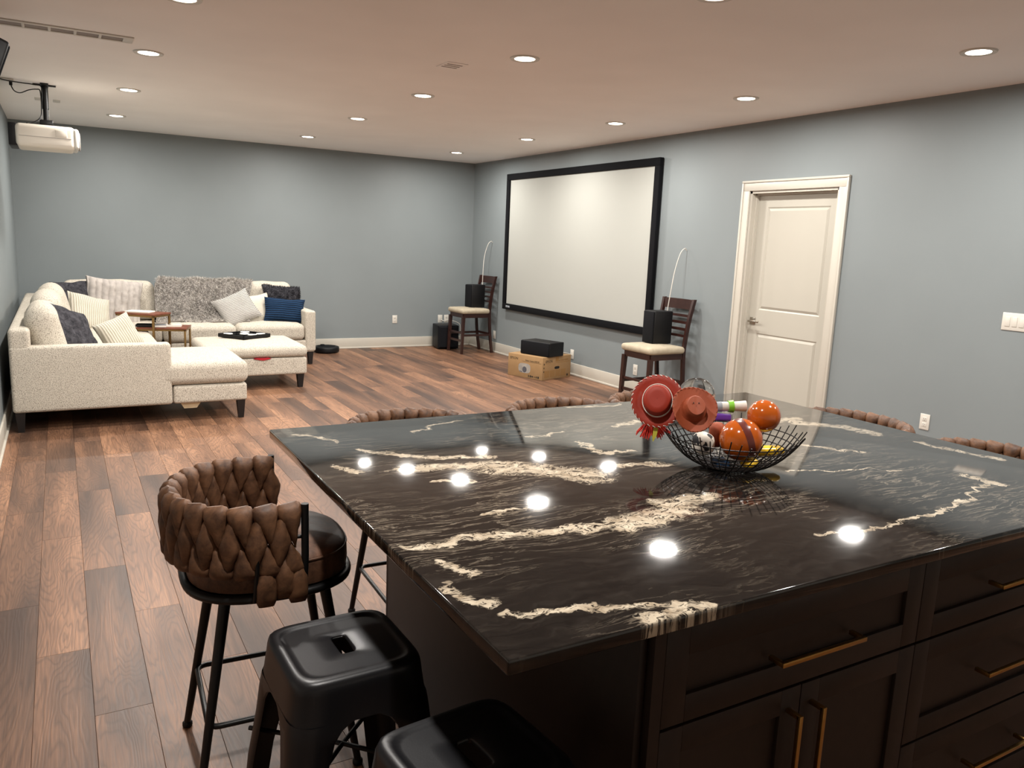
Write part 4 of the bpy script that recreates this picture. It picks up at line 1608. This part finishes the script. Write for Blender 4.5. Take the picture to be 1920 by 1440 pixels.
# printed picture of a projector
n = 40
out = []
for i in range(n):
    a = 2 * PI * i / n
    c_, s_ = math.cos(a), math.sin(a)
    out.append((.265 + .095 * math.copysign(abs(c_) ** .5, c_), .115 + .058 * math.copysign(abs(s_) ** .75, s_)))
mm = Matrix(((1, 0, 0, 0), (0, 0, -1, 0), (0, 1, 0, 0), (0, 0, 0, 1)))
B().prism(out, 0, .0010, mm).build('printed_picture', M['picw'], t)
B().prism([(.268 + .034 * math.cos(2 * PI * i / 28), .098 + .036 * math.sin(2 * PI * i / 28)) for i in range(28)], .001, .0016, mm).prism([(x, .058 + (z - .058) * .0 + zz) for x, z, zz in ((.19, 0, .010), (.235, 0, .002), (.235, 0, .012), (.19, 0, .018))], .001, .0015, mm).build('printed_lens', M['picd'], t)
hh = [(.275 + .047 * math.copysign(abs(math.cos(2 * PI * i / 24)) ** .5, math.cos(2 * PI * i / 24)), .135 + .016 * math.copysign(abs(math.sin(2 * PI * i / 24)) ** .7, math.sin(2 * PI * i / 24))) for i in range(24)]
mR = Matrix(((0, 0, 1, BL), (1, 0, 0, 0), (0, 1, 0, 0), (0, 0, 0, 1)))
B().prism(hh, -.002, .0012, mR).build('hand_hole', M['cabin'], t, 'black oval hand hole')

t = thing('centre_speaker', 'black wide centre speaker on top of the cardboard box', 'speaker', (-.47, -2.895, .2735), ang)
B().soft((-.225, -.13, 0), (.225, .14, .165), .008, k=2, n=2).build('cabinet', M['blackpl'], t)
B().box((-.221, -.146, .003), (.221, -.128, .162), .012).build('grille', M['grille'], t)
o = B().tube(smooth_path([(-.005, -2.86, .245), (-.05, -2.87, .262), (-.13, -2.89, .283), (-.22, -2.91, .285), (-.30, -2.92, .30)], 6), .005, 8).build('speaker_cable', M['white'])
tag(o, 'white cable from wall plate to the centre speaker', 'cable')

# ------------------------------------------------------------------ ceiling projector
t = thing('ceiling_projector', 'white projector hanging from a black ceiling mount', 'projector', (-5.54, -2.88, H))
B().soft((-.225, -.24, -.535), (.205, .22, -.35), .035, k=3, n=3).build('body', M['projw'], t)
B().soft((.185, -.235, -.525), (.232, .215, -.362), .02, k=2, n=2).build('front_bezel', M['white'], t)
B().box((.06, -.243, -.44), (.145, -.238, -.385), .002).build('side_hatch', M['projw'], t)
B().box((-.20, -.242, -.452), (.175, -.2385, -.449)).build('side_seam', M['vent'], t)
b = B()
for k in range(5):
    b.box((.230, -.20, -.475 + k * .018), (.2335, -.10, -.466 + k * .018))
b.build('front_vent', M['vent'], t)
lens = B().lathe([(.075, 0), (.078, .012), (.06, .016), (.05, .006), (.001, .002)], 32, Matrix.Translation((.23, 0, -.445)) @ Matrix.Rotation(PI / 2, 4, 'Y')).build('lens_ring', M['vent'], t)
B().lathe([(.001, .014), (.03, .012), (.05, .006), (.05, .004), (.001, .004)], 32, Matrix.Translation((.23, 0, -.445)) @ Matrix.Rotation(PI / 2, 4, 'Y')).build('lens_glass', M['clear'], lens)
B().box((-.275, -.21, -.53), (-.215, .20, -.352), .006).build('cable_cover', M['blackpl'], t)
B().box((-.085, -.018, -.012), (.085, .018, 0), .004).box((-.03, -.10, -.012), (.03, .10, 0), .004).build('ceiling_plate', M['black'], t)
b = B().cyl((0, 0, -.01), (0, 0, -.20), .026, n=20).cyl((0, 0, -.16), (0, 0, -.31), .021, n=20)
b.build('pole', M['black'], t)
b = B().box((-.05, -.05, -.335), (.05, .05, -.29), .008).box((-.09, -.07, -.352), (.09, .07, -.332), .004).box((-.12, -.012, -.352), (.12, .012, -.338))
b.build('bracket', M['black'], t)
b = B()
for p0, p1 in (((-.09, -.07, -.345), (-.14, -.15, -.345)), ((.09, -.07, -.345), (.15, -.14, -.35)), ((.09, .07, -.345), (.14, .15, -.35)), ((-.09, .07, -.345), (-.14, .15, -.35))):
    b.cyl(p0, p1, .009, n=8)
b.build('bracket_arm', M['black'], t)
o = B().box((-5.90, -3.02, H - .012), (-5.755, -2.90, H), .003).build('ceiling_outlet', M['white'])
tag(o, 'white outlet plate on the ceiling beside the projector mount', 'outlet')
pts = smooth_path([(-5.778, -2.95, H - .012), (-5.775, -2.95, H - .05), (-5.755, -2.94, H - .085), (-5.715, -2.92, H - .092), (-5.655, -2.90, H - .06), (-5.60, -2.885, H - .045), (-5.572, -2.89, H - .06), (-5.57, -2.90, H - .20), (-5.585, -2.93, H - .28), (-5.66, -2.96, H - .335), (-5.76, -2.97, H - .345)], 6)
b = B().tube(pts, .0045, 8).box((-5.79, -2.962, H - .045), (-5.766, -2.938, H - .012), .003)
tag(b.build('projector_power_cable', M['black']), 'black power cord looping from the ceiling outlet to projector', 'cable')
pts = smooth_path([(-5.90, -3.04, H - .008), (-5.80, -3.03, H - .022), (-5.70, -2.98, H - .020), (-5.62, -2.93, H - .016), (-5.56, -2.91, H - .030), (-5.568, -2.905, H - .18), (-5.575, -2.92, H - .27), (-5.62, -2.96, H - .32), (-5.70, -2.98, H - .345)], 6)
tag(B().tube(pts, .0045, 8).build('signal_cable', M['black']), 'black cable running along the ceiling into the projector mount', 'cable')
for x, y, lab in ((-5.60, -1.95, 'small pale patch on the ceiling left of projector pole'), (-5.45, -1.93, 'small pale patch on the ceiling right of projector pole')):
    tag(B().box((x - .03, y - .08, H - .004), (x + .03, y + .08, H), .0015).build('ceiling_patch', M['white']), lab, 'plate')
t = thing('wall_speaker', 'black surround speaker mounted high at the left picture edge', 'speaker', (-5.81, -5.5, 2.50), .3)
B().soft((-.09, -.075, -.13), (.09, .075, .10), .018, k=2, n=2, mtx=Matrix.Rotation(.35, 4, 'Y')).build('cabinet', M['blackpl'], t)
B().box((-.05, -.06, -.11), (.10, .06, .085), .01, mtx=Matrix.Rotation(.35, 4, 'Y')).build('grille', M['grille'], t)
B().cyl((0, 0, .08), (-.02, 0, .143), .012).build('bracket', M['black'], t)

# ------------------------------------------------------------------ wire bowl and what is in it
BC = Vector((-3.71, -9.20, .914))
t = thing('wire_bowl', 'dark wire bowl full of toys on the granite worktop', 'bowl', tuple(BC))


def bowl_r(z):
    """radius of the bowl at height z above the worktop"""
    zz = max(0.0, min(1.0, (z - .012) / .128))
    return .050 + .172 * zz ** .44


ringz = [.012, .016, .022, .031, .042, .056, .072, .090, .108]
for z in ringz:
    r = bowl_r(z)
    b = B().tube([(r * math.cos(2 * PI * i / 48), r * math.sin(2 * PI * i / 48), z) for i in range(48)], .0019, 5, True)
    b.build('ring_wire', M['wire'], t)
up_m = []
for tall in (.120, .138, .130):
    pts = []
    for k in range(10):
        z = .012 + (tall - .012) * (k / 9) ** 1.6
        r = bowl_r(z)
        a = .10 * k / 9
        pts.append((r * math.cos(a) + .0022, r * math.sin(a), z))
    me = B().tube(pts, .0019, 5).mesh('upright_wire')
    me.materials.append(M['wire'])
    up_m.append(me)
NU = 46
for k in range(NU):
    o = link('upright_wire', up_m[k % 3], t)
    o.rotation_euler = (0, 0, 2 * PI * k / NU)
b = B()
for k in range(7):
    yy = -.042 + .014 * k
    hx = math.sqrt(max(0, .05 ** 2 - yy ** 2))
    b.tube([(-hx, yy, .0125), (hx, yy, .0125)], .0016, 5).tube([(yy, -hx, .0145), (yy, hx, .0145)], .0016, 5)
b.build('bottom_grid', M['wire'], t)
for k in range(4):
    a = PI / 4 + k * PI / 2
    B().lathe([(.001, 0), (.006, .001), (.008, .006), (.006, .012), (.001, .013)], 12, Matrix.Translation((.058 * math.cos(a), .058 * math.sin(a), 0))).build('ball_foot', M['wire'], t)


def at(px, py, dist):
    """a point in the place, found once from its bearing and distance"""
    d = CF + CR * ((px - 960) / FOC) - CU * ((py - 720) / FOC)
    return CP + d * dist


def frame_to(nrm, up=Vector((0, 0, 1))):
    z = Vector(nrm).normalized()
    x = up.cross(z).normalized()
    y = z.cross(x)
    return Matrix(((x.x, y.x, z.x, 0), (x.y, y.y, z.y, 0), (x.z, y.z, z.z, 0), (0, 0, 0, 1)))


def toy_hat(label, loc, nrm, R, crown_r, crown_h, m, band, curl, pinch, stitch):
    t = thing('toy_hat', label, 'hat', (0, 0, 0), 0, 'small red toy cowboy hats')
    t.matrix_world = Matrix.Translation(loc) @ frame_to(nrm)
    n = 64
    prof = [(R, .0), (R * .97, .002), (R * .8, .0), (crown_r * 1.22, -.001), (crown_r * 1.06, .004), (crown_r, .012), (crown_r * .95, crown_h * .6), (crown_r * .88, crown_h * .9), (crown_r * .8, crown_h), (crown_r * .5, crown_h * 1.01), (.0008, crown_h * .99)]

    def shape(r, z, a):
        x, y = r * math.cos(a), r * math.sin(a)
        if r > crown_r * 1.1:
            f = (r - crown_r * 1.1) / (R - crown_r * 1.1)
            z += curl * (math.cos(a) ** 2) * f * f
            x *= 1 - .10 * f * (curl / .03)
            if stitch:
                q = 1 + .010 * f * math.cos(a * 30)
                x *= q
                y *= q
        else:
            if pinch:      # crown narrows to the top of the hat front
                x *= 1 - .28 * max(0, y / crown_r) * min(1, z / crown_h)
                if z > crown_h * .5:
                    z -= .004 * math.exp(-(x / (crown_r * .35)) ** 2)
            y *= 1.12
        return (x, y, z)
    for inner in (0, 1):
        pass
    vs, fs = [], []
    off = [(0, 0)] if False else None
    for lay in (0, -.0025):
        for r, z in prof:
            for i in range(n):
                x, y, zz = shape(r if lay == 0 else max(.0006, r * .96 - .0008), z, 2 * PI * i / n)
                vs.append((x, y, zz + lay))
    m_ = len(prof)
    for lay in (0, 1):
        o_ = lay * m_ * n
        for k2 in range(m_ - 1):
            for i in range(n):
                j = (i + 1) % n
                q = (o_ + k2 * n + i, o_ + k2 * n + j, o_ + (k2 + 1) * n + j, o_ + (k2 + 1) * n + i)
                fs.append(q if lay == 0 else q[::-1])
    for i in range(n):
        j = (i + 1) % n
        fs.append((i, m_ * n + i, m_ * n + j, j))
    b = B()
    b.add(vs, fs, None, True)
    b.build('hat_body', m, t)
    if band:
        bb = B()
        vs, fs = [], []
        for r, z in ((crown_r * 1.035, .006), (crown_r * 1.06, .0065), (crown_r * 1.045, .017), (crown_r * 1.0, .017)):
            for i in range(n):
                vs.append(shape(r, z, 2 * PI * i / n))
        for k2 in range(4):
            for i in range(n):
                j = (i + 1) % n
                k3 = (k2 + 1) % 4
                fs.append((k2 * n + i, k2 * n + j, k3 * n + j, k3 * n + i))
        bb.add(vs, fs, None, True)
        bb.build('hat_band', M['white'], t, 'white hat band')
    if pinch:
        for sx in (-1, 1):
            B().cyl((sx * .008, .006, crown_h * .9), (sx * .008, .006, crown_h * 1.03), .0016, n=10).build('eyelet', M['cabin'], t)
    if stitch:
        bb = B()
        for k2 in range(30):
            a = 2 * PI * k2 / 30
            p0, p1 = Vector(shape(R * .945, .0035, a)), Vector(shape(R * 1.004, .0, a + .10))
            mid = (p0 + p1) / 2 + Vector((0, 0, .0022))
            bb.tube([p0, mid, p1 + Vector((0, 0, .0008))], .0011, 5)
        bb.build('brim_stitching', M['white'] if band else m, t)
    return t


toy_hat('rust red toy cowboy hat with white band at left of the wire bowl', at(1233, 752, 2.40), (-CF + CR * -.22 + CU * .20), .082, .044, .040, M['hat'], True, .008, False, True)
toy_hat('orange brown toy cowboy hat with pinched crown, middle of the bowl', at(1300, 768, 2.36), (-CF + CR * .02 + CU * .42), .073, .033, .040, M['hat2'], False, .022, True, True)


def ball(name, label, cat, loc, r, m, band=None, group=None):
    t = thing(name, label, cat, tuple(loc), 0, group)
    prof = [(max(.0005, r * math.sin(PI * k / 20)), -r * math.cos(PI * k / 20)) for k in range(21)]
    B().lathe(prof, 40, Matrix.Rotation(1.25, 4, 'Y') @ Matrix.Rotation(.35, 4, 'X'), cap=False).build('shell', m, t)
    if band:
        for bm_, z0, z1, rr in band:
            pr = []
            for k in range(9):
                z = z0 + (z1 - z0) * k / 8
                pr.append((math.sqrt(max(1e-8, (r * rr) ** 2 - z * z)), z))
            pr = pr + [(pr[-1][0] - .002, pr[-1][1]), (pr[0][0] - .002, pr[0][1]), pr[0]]
            B().lathe(pr, 40, Matrix.Rotation(1.25, 4, 'Y') @ Matrix.Rotation(.35, 4, 'X'), cap=False).build('band', bm_, t)
    return t


# plain stand-ins, in the bowl, for the toys that are left out
ball('toy_ball', 'glossy orange toy ball with a maroon stripe low in the bowl', 'ball', at(1389, 824, 2.44), .066, M['orange'], [(M['brown'], -.006, .016, 1.012)])
ball('toy_ball', 'plain glossy orange toy ball high at the right of the bowl', 'ball', at(1432, 780, 2.50), .052, M['orange'])
ball('clear_ball', 'clear plastic ball behind the two red hats', 'ball', at(1306, 742, 2.58), .060, M['clear'])
t = thing('toy_tube', 'white toy tube with lime green cuff across the bowl', 'toy', tuple(at(1372, 762, 2.56)), 0)
dx = (CR * 1.0 + CU * .02)
b = B().tube([dx * -.035, dx * .0, dx * .045], [.016, .015, .018], 16)
b.build('tube', M['white'], t)
B().tube([dx * -.012, dx * .004], [.019, .021], 16).build('cuff', M['green'], t)
B().tube([dx * -.05, dx * -.034], [.016, .017], 16).build('end_ring', M['greybk'], t)
o = B().box((-.03, -.012, -.016), (.03, .012, .016), .005).build('toy_block', M['purple'])
o.matrix_world = Matrix.Translation(at(1352, 782, 2.56)) @ frame_to(-CF)
tag(o, 'purple toy block under the white tube', 'toy')
# red yarn tassel with ribbon below the banded hat
t = thing('yarn_tassel', 'red yarn tassel with yellow green ribbon hanging over the bowl rim', 'tassel', (0, 0, 0))
b = B()
r2 = random.Random(5)
o0 = at(1222, 792, 2.42)
for k in range(90):
    a = r2.uniform(-1.0, 1.0)
    L = r2.uniform(.035, .055)
    d = (CR * (a * .75 + .1) - CU * (.9 - .3 * abs(a)) - CF * r2.uniform(-.1, .35)).normalized()
    s0 = o0 + CR * (a * .014) + CU * r2.uniform(-.004, .004)
    b.tube([s0, s0 + d * L * .5 + CU * .002, s0 + d * L], .0013, 4)
b.build('yarn_strands', M['yarn'], t)['kind'] = 'stuff'
p0 = at(1228, 800, 2.395)
b = B()
v = []
for k2, (sx, sy, w2) in enumerate(((0, .012, .004), (.003, -.008, .007), (-.002, -.03, .006), (-.006, -.045, .001))):
    q = p0 + CR * sx + CU * sy
    for dz in (0, .0015):
        v += [q - CR * w2 + CF * dz, q + CR * w2 + CF * dz]
fs = []
for k2 in range(3):
    a = k2 * 4
    fs += [(a, a + 1, a + 5, a + 4), (a + 2, a + 6, a + 7, a + 3), (a, a + 4, a + 6, a + 2), (a + 1, a + 3, a + 7, a + 5)]
fs += [(0, 2, 3, 1), (12, 13, 15, 14)]
b.add(v, fs)
b.build('ribbon', M['olive'], t)


def lump(name, label, px, py, dist, size, m, seed):
    b = B()
    b.soft(tuple(-s_ / 2 for s_ in size), tuple(s_ / 2 for s_ in size), min(size) * .45, 0, wob=min(size) * .18, seed=seed)
    o = b.build(name, m)
    o.matrix_world = Matrix.Translation(at(px, py, dist)) @ rotz(seed * .7)
    return tag(o, label, 'toy', 'toys lying in the bottom of the wire bowl')


sp = bpy.data.materials.new('black_white_spots')
sp.use_nodes = True
_t = NT(sp)
_t.put(_t.b.inputs['Base Color'], _t.ramp(_t.noise(_t.obj(), 42, 1), [(.50, lin('#e8e2d6')), (.54, lin('#17161a'))]))
sp.node_tree.nodes['Principled BSDF'].inputs['Roughness'].default_value = .7
lump('soft_toy', 'black and white spotted soft toy low in the wire bowl', 1320, 832, 2.46, (.075, .06, .07), sp, 2)
lump('soft_toy', 'orange brown soft toy beside the spotted one', 1345, 815, 2.50, (.05, .05, .08), M['hat2'], 3)
lump('toy_block', 'yellow toy in the right of the wire bowl', 1440, 845, 2.52, (.10, .045, .03), M['yellow'], 4)
lump('toy_block', 'small yellow toy at the bottom of the wire bowl', 1405, 868, 2.44, (.06, .04, .02), M['yellow'], 5)
lump('soft_toy', 'dark blue soft toy at the bottom of the wire bowl', 1350, 868, 2.46, (.07, .05, .025), M['navy'], 6)
lump('soft_toy', 'tan toy lying under the banded orange ball', 1398, 850, 2.47, (.07, .045, .03), M['seat'], 7)
